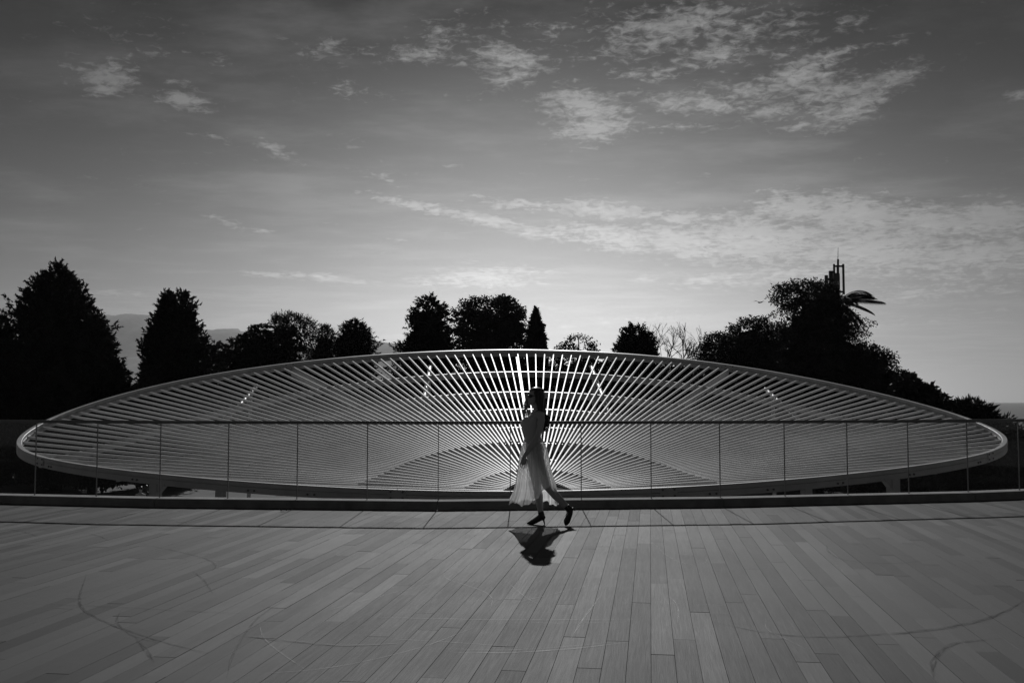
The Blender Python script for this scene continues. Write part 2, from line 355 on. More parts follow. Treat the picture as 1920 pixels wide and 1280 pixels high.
PW, GAP, PT = .145, .0016, .03
PA = math.atan((1218 - 960) / F_PX)
pd, pn = Vector((math.sin(PA), math.cos(PA), 0)), Vector((math.cos(PA), -math.sin(PA), 0))
T0 = pn.dot(at_z(1221, 1270, 0))
planks = []
for i in range(-110, 110):
    t = T0 + i * PW + PW / 2
    if abs(t) > 14: continue
    # end where the kerb stands (its middle)
    s1 = 15.0
    for _ in range(12):
        q = pd * s1 + pn * t; s1 += (kerb_y(q.x) + .16 - q.y) * .9
    s = s1 - random.uniform(.4, 3.0); e = s1
    while e > 1.0:
        planks.append((t, s, e)); e = s; s = e - random.choice((1.35, 1.8, 2.1, 2.4, 2.75, 3.1)) - random.uniform(0, .25)
def plank_mesh(items, name, parent):
    vs, fs, uvs, tones = [], [], [], []
    for (t, s, e, tone, ou, ov) in items:
        k = len(vs); h = (PW - GAP) / 2; c = .0011; dz = random.uniform(-.0012, .0012)
        for (zz, ins) in ((-PT, 0), (-c + dz, 0), (dz, c)):
            for (ss, tt) in ((s + GAP / 2 + ins, t - h + ins), (s + GAP / 2 + ins, t + h - ins), (e - GAP / 2 - ins, t + h - ins), (e - GAP / 2 - ins, t - h + ins)):
                q = pd * ss + pn * tt; vs.append((q.x, q.y, zz)); uvs.append((ss + ou, tt + ov)); tones.append(tone)
        for L in (0, 4):
            for j in range(4): fs.append((k + L + j, k + L + (j + 1) % 4, k + L + 4 + (j + 1) % 4, k + L + 4 + j))
        fs.append((k + 8, k + 9, k + 10, k + 11))
    me = bpy.data.meshes.new(name); me.from_pydata(vs, [], fs); me.update()
    # make faces point outwards
    import bmesh
    bm = bmesh.new(); bm.from_mesh(me); bmesh.ops.recalc_face_normals(bm, faces=bm.faces); 
    if len(items) == 1 and bm.faces[:][-1].normal.z < 0: bmesh.ops.reverse_faces(bm, faces=bm.faces)
    bm.to_mesh(me); bm.free()
    ul = me.uv_layers.new(name='uv'); li = np.empty(len(me.loops), np.int32); me.loops.foreach_get('vertex_index', li)
    ul.data.foreach_set('uv', np.array(uvs, np.float32)[li].ravel())
    at = me.attributes.new('tone', 'FLOAT', 'POINT'); at.data.foreach_set('value', np.array(tones, np.float32))
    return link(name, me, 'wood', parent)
def project(q):
    c, s = math.cos(PITCH), math.sin(PITCH); d = Vector(q) - Vector((0, 0, CAM_H)); yy = c * d.y + s * d.z; zz = -s * d.y + c * d.z
    return (960 + F_PX * d.x / max(yy, .05), 640 - F_PX * zz / max(yy, .05), yy)
scored = []
for (t, s, e) in planks:
    s_ = max(s, 4.6)
    item = (t, s, e, random.choice((.84, .9, .94, .98, 1.0, 1.03, 1.07, 1.13, 1.21)) * random.uniform(.95, 1.05), random.uniform(0, 90), random.uniform(0, 9))
    if e <= 4.7: scored.append((0, item)); continue
    a = project(pd * s_ + pn * t); b = project(pd * e + pn * t)
    vis = sum(1 for k in range(9) if (lambda u: -10 < u[0] < 1930 and u[1] < 1285)(project(pd * (s_ + (e - s_) * k / 8) + pn * t))) / 9
    wpx = PW * F_PX / max(a[2], 1); wpx2 = PW * F_PX / b[2]
    scored.append((vis * abs(a[1] - b[1]) * (wpx + wpx2) / 2, item))
scored.sort(key=lambda q: -q[0])
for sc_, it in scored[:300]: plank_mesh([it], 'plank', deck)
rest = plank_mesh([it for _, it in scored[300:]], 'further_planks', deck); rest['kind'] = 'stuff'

# tyre marks and scratches on the boards
def cat_rom(pts, n=10):
    P = [pts[0] * 2 - pts[1]] + pts + [pts[-1] * 2 - pts[-2]]; out = []
    for i in range(1, len(P) - 2):
        for k in range(n):
            t = k / n; a, b, c, d = P[i - 1:i + 3]
            out.append(.5 * ((2 * b) + (c - a) * t + (2 * a - 5 * b + 4 * c - d) * t * t + (3 * b - a - 3 * c + d) * t ** 3))
    return out + [pts[-1]]
def mark(name, px, wd, m, z=.004):
    pts = cat_rom([at_z(x, y, z) for x, y in px]); vs, fs, uv = [], [], []; L = 0
    for i, q in enumerate(pts):
        d = (pts[min(i + 1, len(pts) - 1)] - pts[max(i - 1, 0)]).normalized(); nrm = Vector((-d.y, d.x, 0)) * wd / 2
        if i: L += (q - pts[i - 1]).length
        tp = min(1, 4 * min(i, len(pts) - 1 - i) / len(pts) + .12)
        vs += [q - nrm * tp, q + nrm * tp]; uv += [(L, 0), (L, 1)]
        if i: fs.append((2 * i - 2, 2 * i, 2 * i + 1, 2 * i - 1))
    me = bpy.data.meshes.new(name); me.from_pydata(vs, [], fs); me.update()
    ul = me.uv_layers.new(name='uv')
    for lp in me.loops: ul.data[lp.index].uv = uv[lp.vertex_index]
    return link(name, me, m, deck)
SK = [([(162, 1075), (150, 1130), (200, 1165), (300, 1200), (402, 1226)], .035), ([(227, 1142), (220, 1165), (250, 1190), (300, 1204)], .025), ([(253, 1192), (272, 1215), (290, 1240)], .04),
      ([(270, 1020), (330, 1032), (385, 1046), (404, 1058), (398, 1069)], .03), ([(425, 1270), (440, 1220), (480, 1160), (530, 1125)], .025),
      ([(1340, 1165), (1450, 1186), (1560, 1192), (1740, 1180), (1860, 1155), (1920, 1125)], .07), ([(430, 1187), (540, 1200), (640, 1208), (760, 1205)], .06),
      ([(60, 1130), (200, 1136), (330, 1143), (480, 1150)], .02), ([(160, 998), (185, 1004), (202, 1012)], .03), ([(10, 990), (50, 998), (75, 1006)], .03),
      ([(1550, 1020), (1555, 1035), (1590, 1050), (1680, 1055), (1760, 1046)], .03), ([(360, 1070), (380, 1084), (400, 1112)], .03), ([(1750, 1270), (1752, 1235), (1790, 1205), (1880, 1195)], .05)]
for q, wd in SK: mark('skid_mark', q, wd, 'skid')
SW = [([(700, 1156), (830, 1159), (960, 1161), (1190, 1160)], .016), ([(960, 1166), (1080, 1167), (1200, 1164)], .008), ([(850, 1222), (960, 1222), (1080, 1214), (1175, 1203)], .022), ([(800, 1214), (960, 1217), (1080, 1209), (1160, 1201)], .008),
      ([(1070, 1197), (1090, 1165), (1108, 1140), (1125, 1117)], .02), ([(1187, 1005), (1230, 1022), (1245, 1037), (1280, 1055), (1320, 1055), (1327, 1042)], .012), ([(1250, 1115), (1265, 1127), (1272, 1145), (1270, 1170)], .016),
      ([(440, 1265), (620, 1250), (780, 1215), (890, 1175)], .012), ([(832, 1075), (840, 1085), (900, 1105), (922, 1120), (920, 1137)], .012), ([(485, 1165), (495, 1195), (530, 1225), (570, 1252)], .014),
      ([(960, 1130), (1040, 1112), (1150, 1085)], .01), ([(940, 1025), (1060, 1023), (1170, 1020)], .012), ([(1120, 1130), (1260, 1130), (1390, 1136)], .008), ([(950, 1090), (985, 1118), (1010, 1132)], .01),
      ([(1435, 1160), (1440, 1180), (1480, 1200), (1515, 1218)], .012), ([(690, 1195), (800, 1200), (920, 1208), (1000, 1216)], .009), ([(590, 1150), (700, 1120), (840, 1085)], .01), ([(1560, 1050), (1590, 1080), (1620, 1105)], .012)]
for q, wd in SW: mark('scratch', q, wd, 'scratch')

# ------------------------------------------------------------------ glass railing
RAIL_H, SET = 1.275, .15
# one dry leaf lying by the kerb
q = at_z(532, 958, 0); lf = MB(); rg = []
for k in range(7):
    u = k / 6; wd = .028 * math.sin(math.pi * (.08 + .9 * u)) + .002; x = (u - .5) * .09
    rg.append([q + Vector((x, v * wd, .004 + .02 * v * v + .012 * math.sin(u * 3))) for v in (-1, -.5, 0, .5, 1)])
lf.rings(rg, cap=False, close=False); lf.tube([q + Vector((.045, 0, .006)), q + Vector((.075, .01, .004))], .0015, 5)
tag(lf.build('fallen_leaf', 'bark', None, True), 'small curled dry leaf lying on the deck by the kerb', 'leaf')

rl = thing('glass_railing', KV[4], 'frameless glass railing with slim dark handrail and low kerb along terrace edge', 'railing')
KH = .125
npan = 4
for i in range(len(KV) - 1):
    a, b = KV[i], KV[i + 1]; e = (b - a).normalized(); g = .004
    A = [a + e * g, b - e * g, offs(i + 1, KD) - e * g, offs(i, KD) + e * g]; c = .012
    inn = [q + (Vector((0, 1, 0)) * c if k < 2 else Vector((0, -1, 0)) * c) for k, q in enumerate(A)]
    MB().add([(q.x, q.y, -.03) for q in A] + [(q.x, q.y, KH - c) for q in A] + [(q.x, q.y, KH) for q in inn],
             [(0, 3, 2, 1)] + [(j, (j + 1) % 4, 4 + (j + 1) % 4, 4 + j) for j in range(4)] + [(4 + j, 4 + (j + 1) % 4, 8 + (j + 1) % 4, 8 + j) for j in range(4)] + [(8, 9, 10, 11)]).build('kerb', 'kerb', rl)
    ga, gb = offs(i, SET), offs(i + 1, SET); rot = Matrix.Rotation(math.atan2(e.y, e.x), 3, 'Z'); L = (gb - ga).length / npan
    for k in range(npan):
        c0 = ga + e * (L * (k + .5))
        MB().box((c0.x, c0.y, (KH + RAIL_H - .03) / 2 - .01), (L - .016, .016, RAIL_H - .03 - KH + .02), rot).build('glass_panel', 'glass', rl)
        q = ga + e * (L * k)
        MB().box((q.x, q.y, (KH + RAIL_H - .03) / 2), (.010, .018, RAIL_H - .03 - KH + .004), rot).build('joint_seal', 'seal', rl)
    m_ = (ga + gb) / 2; hr = MB(); yy, zz_ = .026, .024
    sec = [(-yy, -zz_), (yy, -zz_), (yy, zz_ * .6), (yy * .7, zz_), (-yy * .7, zz_), (-yy, zz_ * .6)]
    hr.rings([[Vector((q.x, q.y, RAIL_H - .024)) + Vector((-e.y, e.x, 0)) * s0 + Vector((0, 0, s1)) for s0, s1 in sec] for q in (ga + e * .001, gb - e * .001)]).build('handrail', 'rail', rl)

# ------------------------------------------------------------------ fan shaped slatted canopy
A_, B_, YC = 11.77, 7.0, 25.0
UP = [(92.5,784.5),(107,780),(175,757),(195,749),(290,725),(385,706),(475,690),(622,670),(812,659.5),(975,656.8),(1080,660),(1205,666),(1330,676),(1440,695),(1565,721),(1690,750),(1825,787.5),(1852,800),(1882,822)]
LO = [(50,845),(87.5,857),(125,864),(200,875),(287.5,884),(412,896),(460,900),(595,911),(731,917.6),(866,919.5),(969,920),(1105,918),(1230,914),(1355,906.5),(1440,900),(1552,889),(1652,878),(1717,871),(1815,855),(1865,845)]
def rim_hit(x, y, far):
    d = ray(x, y); ux, uz = d.x / d.y, d.z / d.y
    a = (ux / A_) ** 2 + 1 / B_ ** 2; b = -2 * YC / B_ ** 2; c = YC ** 2 / B_ ** 2 - 1
    Yv = (-b + (1 if far else -1) * math.sqrt(max(b * b - 4 * a * c, 0))) / (2 * a)
    return Vector((ux * Yv, Yv, CAM_H + uz * Yv))
def phi_of(q): return math.atan2(q.x / A_, -(q.y - YC) / B_)
dat = [(phi_of(q), q.z) for q in [rim_hit(x, y, 0) for x, y in LO] + [rim_hit(x, y, 1) for x, y in UP]]
ph = np.array([d[0] for d in dat]); zs = np.array([d[1] for d in dat]); NH = 5
Mx = np.concatenate([np.cos(np.outer(ph, np.arange(NH + 1))), np.sin(np.outer(ph, np.arange(1, NH + 1)))], 1)
coef = np.linalg.lstsq(np.vstack([Mx, np.diag([0] + [.05 * k for k in range(1, NH + 1)] * 2)]), np.concatenate([zs, np.zeros(2 * NH + 1)]), rcond=None)[0]
def rim_z(p): return float(np.concatenate([np.cos(p * np.arange(NH + 1)), np.sin(p * np.arange(1, NH + 1))]) @ coef)
def rim_pt(p, off=0.0, dz=0.0):
    q = Vector((A_ * math.sin(p), YC - B_ * math.cos(p), 0)); nrm = Vector((math.sin(p) / A_, -math.cos(p) / B_, 0)).normalized()
    q += nrm * off; q.z = rim_z(p) + dz + off * .26 * max(0.0, -math.cos(p)); return q   # the high side leans towards the hub
hub = rim_hit(1009, 919, 0); hub_phi = phi_of(hub); hub.z = rim_z(hub_phi)
def rim_len(psi):                        # distance from the hub to the inside of the rim, towards psi (0 = straight away)
    dx, dy = math.sin(psi), math.cos(psi); a2, b2 = A_ - .02, B_ - .02
    a = (dx / a2) ** 2 + (dy / b2) ** 2; b = 2 * (hub.x * dx / a2 ** 2 + (hub.y - YC) * dy / b2 ** 2); c = (hub.x / a2) ** 2 + ((hub.y - YC) / b2) ** 2 - 1
    D = b * b - 4 * a * c
    return (-b + math.sqrt(max(D, 0))) / (2 * a)
def surf(psi, r, dz=0.0):
    L = rim_len(psi); q = Vector((hub.x + r * math.sin(psi), hub.y + r * math.cos(psi), 0))
    e = Vector((hub.x + L * math.sin(psi), hub.y + L * math.cos(psi), 0)); z1 = rim_z(phi_of(e))
    drop = .012 + .075 * min(1, (L / 13) ** 1.5)
    q.z = hub.z - .012 + (z1 - drop - hub.z + .012) * r / L + dz; return q
cano = thing('fan_canopy', (hub.x, YC, GROUND), 'large white oval canopy of radiating slats inside a curved rim behind the railing', 'canopy')
# rim: two boards, one over the other, in seven lengths
def phx(x, far): return phi_of(rim_hit(x, 700, far)) % (2 * math.pi)
cuts = sorted([phx(90, 0), phx(748, 0), phx(1248, 0), phx(1843, 0), phx(543, 1), phx(965, 1), phx(1367, 1)])
RW = .11
def sweep(p0, p1, n, o0, o1, z0, z1, name, m, parent):
    rg = []
    for k in range(n + 1):
        p = p0 + (p1 - p0) * k / n; c = .008
        rg.append([rim_pt(p, o0, z0), rim_pt(p, o1, z0), rim_pt(p, o1, z1 - c), rim_pt(p, o1 - c, z1), rim_pt(p, o0 + c, z1), rim_pt(p, o0, z1 - c)])
    return MB().rings(rg).build(name, m, parent)
UPH, LOH = .088, .125
for i in range(7):
    p0, p1 = cuts[i], cuts[(i + 1) % 7] + (2 * math.pi if i == 6 else 0); n = max(8, int((p1 - p0) / .04)); g = .0005
    sweep(p0 + g, p1 - g, n, 0, RW, -UPH, 0, 'rim_board', 'fascia', cano)
    sweep(p0 + g, p1 - g, n, .004, RW - .006, -UPH - LOH, -UPH - .009, 'rim_board', 'fascia', cano)
def on_rim(p, outer, z, along, tall, thick, name, m, parent):
    dp = .001; a, b = rim_pt(p - dp), rim_pt(p + dp); e = (b - a).normalized(); nrm = Vector((math.sin(p) / A_, -math.cos(p) / B_, 0)).normalized()
    up = e.cross(nrm); up = up if up.z > 0 else -up
    rot = Matrix((e, nrm, up)).transposed(); c = rim_pt(p, (RW + thick / 2 - .002) if outer else (-thick / 2 + .002), z)
    return MB().box(c, (along, thick, tall), rot).build(name, m, parent), rot, c
for p in cuts:
    front = math.cos(p) > 0
    pl, rot, c = on_rim(p, front, -.095, .32, .17, .012, 'splice_plate', 'fascia', cano)
    for sx_ in (-.11, .11):
        for sz_ in (-.055, .055):
            q = c + rot @ Vector((sx_, 0, sz_)); ax = rot @ Vector((0, 1 if front else -1, 0))
            MB().tube([q, q + ax * .022], .019, 6).build('bolt', 'bolt', pl)
for x in (108, 265, 480, 590, 860, 1150, 1215, 1330, 1436, 1565, 1697, 1822):   # bolt pairs on the near rim
    for d in (-.055, .055):
        p = phx(x, 0) + d / 10; q = rim_pt(p, RW - .008, -UPH - LOH * .55); nrm = Vector((math.sin(p) / A_, -math.cos(p) / B_, 0)).normalized()
        MB().tube([q, q + nrm * .024], .020, 6).build('bolt', 'bolt', cano)
# slats
SW_, SD_ = .028, .062
def psi_x(x, far=1):
    q = rim_hit(x, 700, far); return math.atan2(q.x - hub.x, q.y - hub.y)
RB = [11.15, 8.45, 6.5, 4.75, 3.42, 2.2, 1.40]
psis = [0.0]; q_ = 0.0
while True:                              # closer in the middle, wider towards the tips
    q_ += 1.19 if q_ < 55 else 1.19 + (q_ - 55) / 25 * 2.0
    if q_ > 84: break
    psis += [R_(q_), -R_(q_)]
psis.sort()
for k, psi in enumerate(psis):
    j = k % 4; r0 = .63 if j == 0 else (1.37 if j == 2 else 3.38)
    L = rim_len(psi)
    if L < r0 + .25: continue
    a, b = surf(psi, r0), surf(psi, L); rm = L * .6; dq = R_(.5)
    nrm = (surf(psi + dq, rm) - surf(psi - dq, rm)).cross(surf(psi, rm + .1) - surf(psi, rm - .1)).normalized(); nrm = nrm if nrm.z > 0 else -nrm
    d = (b - a).normalized(); wv = d.cross(nrm).normalized() * (SW_ / 2); u = nrm * SD_; b = b + d * .03   # set square to the fan surface
    vs = [a - wv - u, a + wv - u, a + wv, a - wv, b - wv - u, b + wv - u, b + wv, b - wv]
    MB().add(vs, [(0, 1, 2, 3), (7, 6, 5, 4), (0, 4, 5, 1), (3, 2, 6, 7), (1, 5, 6, 2), (0, 3, 7, 4)]).build('slat', 'white', cano)
# curved beams under the slats
for r in RB:
    lim = [q for q in np.linspace(-R_(89), R_(89), 240) if rim_len(q) > r + .01]
    if len(lim) < 2: continue
    n = max(10, int((lim[-1] - lim[0]) * r / .35)); rg = []; dp_ = .15 if r > 3 else .11
    for k in range(n + 1):
        q = lim[0] + (lim[-1] - lim[0]) * k / n; rg.append([surf(q, r - .03, -SD_ - dp_), surf(q, r + .03, -SD_ - dp_), surf(q, r + .03, -SD_ + .012), surf(q, r - .03, -SD_ + .012)])
    MB().rings(rg).build('curved_beam', 'fascia', cano)
for x, w_, d_ in ((547, .05, .24), (1365, .05, .24), (968, .04, .2)):
    ps = psi_x(x); L = rim_len(ps); MB().beam(surf(ps, .9, -SD_), surf(ps, L, -SD_), w_, d_).build('girder', 'fascia', cano)
# hub plate
rg = []
for z_ in (-.20, -.05):
    ring = [hub + Vector((math.sin(t) * .66, math.cos(t) * .66, z_)) for t in np.linspace(-R_(92), R_(92), 30)]
    for q in ring:
        ps = math.atan2(q.x - hub.x, q.y - hub.y); q.z = surf(max(-1.5, min(1.5, ps)), .66).z + z_
    rg.append(ring)
MB().rings(rg).build('hub_plate', 'plate', cano)
# front posts with haunches
for x, wd, hx in ((300, .18, 1), (421, .14, 0), (1505, .15, 0), (1666, .2, -1)):
    p = phx(x, 0); q = rim_pt(p, RW * .5, -UPH - LOH + .004); dp = .001; e = (rim_pt(p + dp) - rim_pt(p - dp)); e.z = 0; e.normalize(); nr = Vector((-e.y, e.x, 0))
    e = e if e.x > 0 else -e
    mb = MB(); rot = Matrix((e, nr, Vector((0, 0, 1)))).transposed()
    mb.box((q.x, q.y, (q.z + GROUND - .1) / 2), (wd, .16, q.z - GROUND + .1), rot)
    if hx:
        k = hx * wd / 2; pts = [(k - hx * .02, .03), (k + hx * .18, .03), (k + hx * .15, -.03), (k - hx * .02, -.20)]
        top = [q + e * u + nr * .06 + Vector((0, 0, v)) for u, v in pts]; bot = [q + e * u - nr * .06 + Vector((0, 0, v)) for u, v in pts]
        mb.add(top + bot, [(0, 1, 2, 3), (7, 6, 5, 4)] + [(j, (j + 1) % 4, 4 + (j + 1) % 4, 4 + j) for j in range(4)])
    mb.build('post', 'fascia', cano)
# tubular steel joists under the high side, on columns
def surf_xy(x, y, dz):
    ps = math.atan2(x - hub.x, y - hub.y); return surf(ps, math.hypot(x - hub.x, y - hub.y), dz)
for xa, xb, ya, yb in ((-2.56, -2.12, 31.2, 21.5), (2.48, 2.42, 31.2, 21.5), (-7.5, -7.1, 29.3, 21.8), (7.45, 7.3, 29.3, 21.8)):
    off = -SD_ - .15 - .055; a = surf_xy(xa, ya, off); b = surf_xy(xb, yb, off)
    MB().tube([a, b], .058, 16).build('joist', 'steel', cano, True)
    for t in ((.12, .85) if abs(xa) < 5 else (.12,)):
        q = a + (b - a) * t; MB().tube([(q.x, q.y, q.z - .03), (q.x, q.y, GROUND - .05)], .055, 12).build('column', 'fascia', cano, True)

# ------------------------------------------------------------------ ground, sea, mountains
mb = MB(); NX, NY = 60, 40; x0, x1, y0, y1 = -260, 260, -40, 190; vs = []
def ground_z(x, y):
    z = GROUND
    if y > 48: z += .25 * mnoise.noise(Vector((x * .03, y * .03, 2)))
    return z
for j in range(NY + 1):
    for i in range(NX + 1):
        x, y = x0 + (x1 - x0) * i / NX, y0 + (y1 - y0) * j / NY; vs.append((x, y, ground_z(x, y)))
fs = [(j * (NX + 1) + i, j * (NX + 1) + i + 1, (j + 1) * (NX + 1) + i + 1, (j + 1) * (NX + 1) + i) for j in range(NY) for i in range(NX)]
mb.add(vs, fs)
SEA = -38.0                               # the park ends in a cliff above the sea
b0 = [(x0 + (x1 - x0) * i / NX, y1) for i in range(NX + 1)]
cl_t = [NY * (NX + 1) + i for i in range(NX + 1)]; k = len(mb.v)
mb.v.extend([(x, y + 14 + 5 * mnoise.noise(Vector((x * .05, 0, 0))), SEA - 1) for x, y in b0]); mb.f.extend([(cl_t[i], cl_t[i + 1], k + i + 1, k + i) for i in range(NX)])
for side, sgn in ((0, -1), (NX, 1)):
    k = len(mb.v); mb.v.extend([((x0 if sgn < 0 else x1) + sgn * 10, y0 + (y1 - y0) * j / NY, SEA - 1) for j in range(NY + 1)])
    mb.f.extend([(j * (NX + 1) + side, (j + 1) * (NX + 1) + side, k + j + 1, k + j) for j in range(NY)])
structure(mb.build('park_ground', 'grass', smooth=True))
mb = MB(); S = 15500
mb.add([(-S, -600, SEA), (S, -600, SEA), (S, S, SEA), (-S, S, SEA)], [(0, 1, 2, 3)])
structure(mb.build('sea', 'sea'))
def ridge(name, px, Yd, depth, rough):
    """a mountain range whose skyline follows px at distance Yd"""
    n = 320; xs = np.linspace(px[0][0], px[-1][0], n); ys = np.interp(xs, [p[0] for p in px], [p[1] for p in px])
    rows = []
    for k in range(9):
        u = k / 8; row = []
        for i in range(n):
            q = at_y(xs[i], ys[i], Yd); h = q.z - SEA
            jit = rough * (mnoise.noise(Vector((xs[i] * .06, 3, Yd))) * .7 + mnoise.noise(Vector((xs[i] * .16, 7, Yd))) * .4 + mnoise.noise(Vector((xs[i] * .45, 9, Yd))) * .2)
            prof = math.sin(math.pi * min(u, .62) / 1.24) if u <= .62 else 1 - .5 * (u - .62) / .38
            gul = (1 - u) * u * 4 * h * .16 * mnoise.noise(Vector((q.x * .0022, u * 4, 5)))
            yy = Yd - depth + depth * u / .62 if u <= .62 else Yd + depth * (u - .62)
            row.append((q.x, yy, SEA - 2 + (h + jit) * prof + (gul if 0 < u < .6 else 0)))
        rows.append(row)
    mb = MB(); mb.rings(rows, cap=False, close=False); return structure(mb.build(name, 'rock', smooth=True))
ridge('mountain_ridge', [(-500, 640), (-250, 590), (-120, 560), (-40, 578), (8, 582), (35, 590), (60, 586), (110, 600), (190, 601), (228, 595), (255, 598), (290, 590), (330, 600), (385, 617), (405, 619), (440, 617), (470, 621), (540, 640), (620, 660), (712, 647), (745, 646), (800, 655), (860, 690), (930, 752)], 9000, 2600, 60)
ridge('mountain_ridge', [(-500, 660), (-200, 640), (-20, 612), (20, 618), (80, 640), (150, 660), (225, 675), (250, 677), (275, 669), (320, 690), (420, 710), (600, 735), (740, 754)], 6500, 1500, 35)

# ------------------------------------------------------------------ trees and shrubs
def leaves(C, D, n, spread, ln, wd, style, up=.6):
    """C (N,3) clump centres, D (N,3) outward directions -> leaf quads"""
    N = len(C); rn = RNG.normal(0, 1, (N * n, 3)); rn /= np.linalg.norm(rn, axis=1)[:, None]; o = np.repeat(D, n, 0)
    if style == 'cypress':                      # pointed sprays of scale foliage
        ax = D * .8 + np.array([0, 0, up]) + RNG.normal(0, .35, (N, 3)); ax /= np.linalg.norm(ax, axis=1)[:, None]; axr = np.repeat(ax, n, 0)
        u = RNG.random((N * n, 1)); sl = np.repeat(RNG.uniform(.6, 1.5, (N, 1)), n, 0)
        c = np.repeat(C, n, 0) + axr * (u - .35) * spread * 3.6 * sl + RNG.normal(0, 1, (N * n, 3)) * spread * .62 * (1.05 - u)
        d = axr * .8 + rn * .7
    elif style == 'broad':
        c = np.repeat(C, n, 0) + rn * spread * RNG.random((N * n, 1)) ** .5 * 1.35 * np.array([1, 1, .75]); d = rn + RNG.normal(0, .6, (N * n, 3)) + np.array([0, 0, -.25])
    else:                                       # needle tufts
        c = np.repeat(C, n, 0) + rn * spread * RNG.random((N * n, 1)) ** .5 * 1.2; d = rn * .9 + o * .3 + np.array([0, 0, .45])
    d /= np.linalg.norm(d, axis=1)[:, None] + 1e-9
    s = np.cross(d, RNG.normal(0, 1, (N * n, 3))); s /= np.linalg.norm(s, axis=1)[:, None] + 1e-9
    L = ln * RNG.uniform(.6, 1.35, (N * n, 1)); W = wd * RNG.uniform(.7, 1.3, (N * n, 1))
    q = np.empty((N * n, 4, 3)); q[:, 0] = c - d * L * .35; q[:, 1] = c + s * W * .5 + d * L * .1; q[:, 2] = c + d * L * .65; q[:, 3] = c - s * W * .5 + d * L * .05
    return q.reshape(-1, 3)
def limb_tree(mb, base, top, r0, targets, n=7):
    ax = [base + (top - base) * t + Vector((random.uniform(-1, 1), random.uniform(-1, 1), 0)) * .12 * (0 if t in (0, 1) else 1) for t in (0, .25, .5, .75, 1)]
    mb.tube(ax, [r0 * 1.25, r0, r0 * .75, r0 * .45, .03], n)
    for tg in targets:
        tg = Vector(tg); k = max(.12, min(.9, (tg.z - base.z) / max(top.z - base.z, .1) * .75 - .02)); s0 = base + (top - base) * k
        mid = (s0 + tg) / 2 + Vector((0, 0, .12 * (tg - s0).length)); mb.tube([s0, mid, tg], [r0 * .38 * (1.05 - k), r0 * .2, .02], 5)
def tree(name, label, prof, Yd, style='cypress', clumps=900, per=14, ln=.42, wd=.13, spread=.15, lf='leaf', up=.6, cat='tree', group=None, core=.5, ragged=.1, base_z=None, trunk_x=None, depth=1.0, lobes=0):
    """prof: rows (py, px left, px right) from the top down, traced outline of the crown at distance Yd"""
    gz = GROUND if base_z is None else base_z
    pz = [at_y(960, p[0], Yd).z for p in prof]; pl = [at_y(p[1], p[0], Yd).x for p in prof]; pr = [at_y(p[2], p[0], Yd).x for p in prof]
    if pz[-1] > gz + 1.0: pz.append(gz + .6); pl.append((pl[-1] * .85 + pr[-1] * .15)); pr.append((pr[-1] * .85 + pl[-2] * .15))
    pz, pl, pr = (np.array(a[::-1]) for a in (pz, pl, pr))
    xc = at_y(trunk_x, 700, Yd).x if trunk_x else float((pl[-1] + pr[-1]) / 2)
    t = thing(name, (xc, Yd, gz), label, cat, group)
    def place(n, lo, hi):
        zq = np.linspace(pz[0], pz[-1], 400); wq = (np.interp(zq, pz, pr) - np.interp(zq, pz, pl)) * .5 + .25; cdf = np.cumsum(wq ** 1.15); cdf /= cdf[-1]
        z = np.interp(RNG.random(n), cdf, zq); th = RNG.random(n) * 2 * np.pi
        L = np.interp(z, pz, pl); Rr = np.interp(z, pz, pr); cx = np.clip(xc, L + .1 * (Rr - L), Rr - .1 * (Rr - L))
        D = np.maximum((Rr - L) / 2, .08) * depth; rho = RNG.uniform(lo, hi, n) ** .6
        rho = rho * (1 + RNG.normal(0, ragged, n) * (rho > .8)); co, si = np.cos(th), np.sin(th)
        if lobes: rho = rho * (1 + .10 * np.sin(th * 3 + z * lobes) + .07 * np.sin(z * lobes * 2.3 + th * 5))
        x = cx + np.where(co > 0, Rr - cx, cx - L) * co * rho; y = Yd + D * si * rho
        out = np.stack([co, si, np.full(n, .15)], 1); out /= np.linalg.norm(out, axis=1)[:, None]
        return np.stack([x, y, z], 1), out
    sc_ = {'cypress': .62, 'broad': .62, 'pine': .6}[style] if cat == 'tree' else .75
    C, D = place(clumps, .38, 1.0); q1 = leaves(C, D, int(per * 1.7), spread, ln * sc_, wd * sc_ * 1.1, style, up)
    nc = int(clumps * core); C2, D2 = place(nc, .02, .34); C2 = C2[C2[:, 2] < pz[0] + .9 * (pz[-1] - pz[0])]; q2 = leaves(C2, C2 * 0, max(4, per // 2), .35, .5, .32, 'broad')
    np_mesh('crown', np.concatenate([q1, q2]), 0, lf, t)
    mb = MB(); top = Vector((float(np.interp(pz[-1] - .1, pz, (pl + pr) / 2)), Yd, float(pz[-1] - .25)))
    idx = RNG.choice(len(C), 14, replace=False); H = pz[-1] - gz
    limb_tree(mb, Vector((xc, Yd, gz - .15)), top, .018 * H + .05, [tuple(C[i]) for i in idx]); mb.build('trunk', 'bark', t, True)
    return t
tree('cypress', 'small dark cypress at the end beyond the tallest cypress', [(588, -10, 4), (600, -26, 14), (640, -40, 22), (680, -48, 20), (740, -60, 26), (800, -66, 32)], 60, clumps=1100, base_z=GROUND)
tree('cypress', 'tallest broad dark cypress with several ragged peaks', [(497, 106, 112), (512, 96, 122), (530, 66, 146), (555, 48, 152), (575, 34, 172), (600, 32, 180), (640, 30, 186), (690, 24, 194), (750, 14, 206), (830, 8, 214)], 62, clumps=4200, per=15, ragged=.11, lobes=2.2, trunk_x=110)
tree('cypress', 'slanting dark conifer growing close beside the tallest cypress', [(588, 178, 184), (605, 166, 192), (640, 156, 206), (690, 146, 232), (735, 140, 252), (800, 132, 264)], 60, clumps=1900, up=.1, ln=.5, ragged=.1, trunk_x=178)
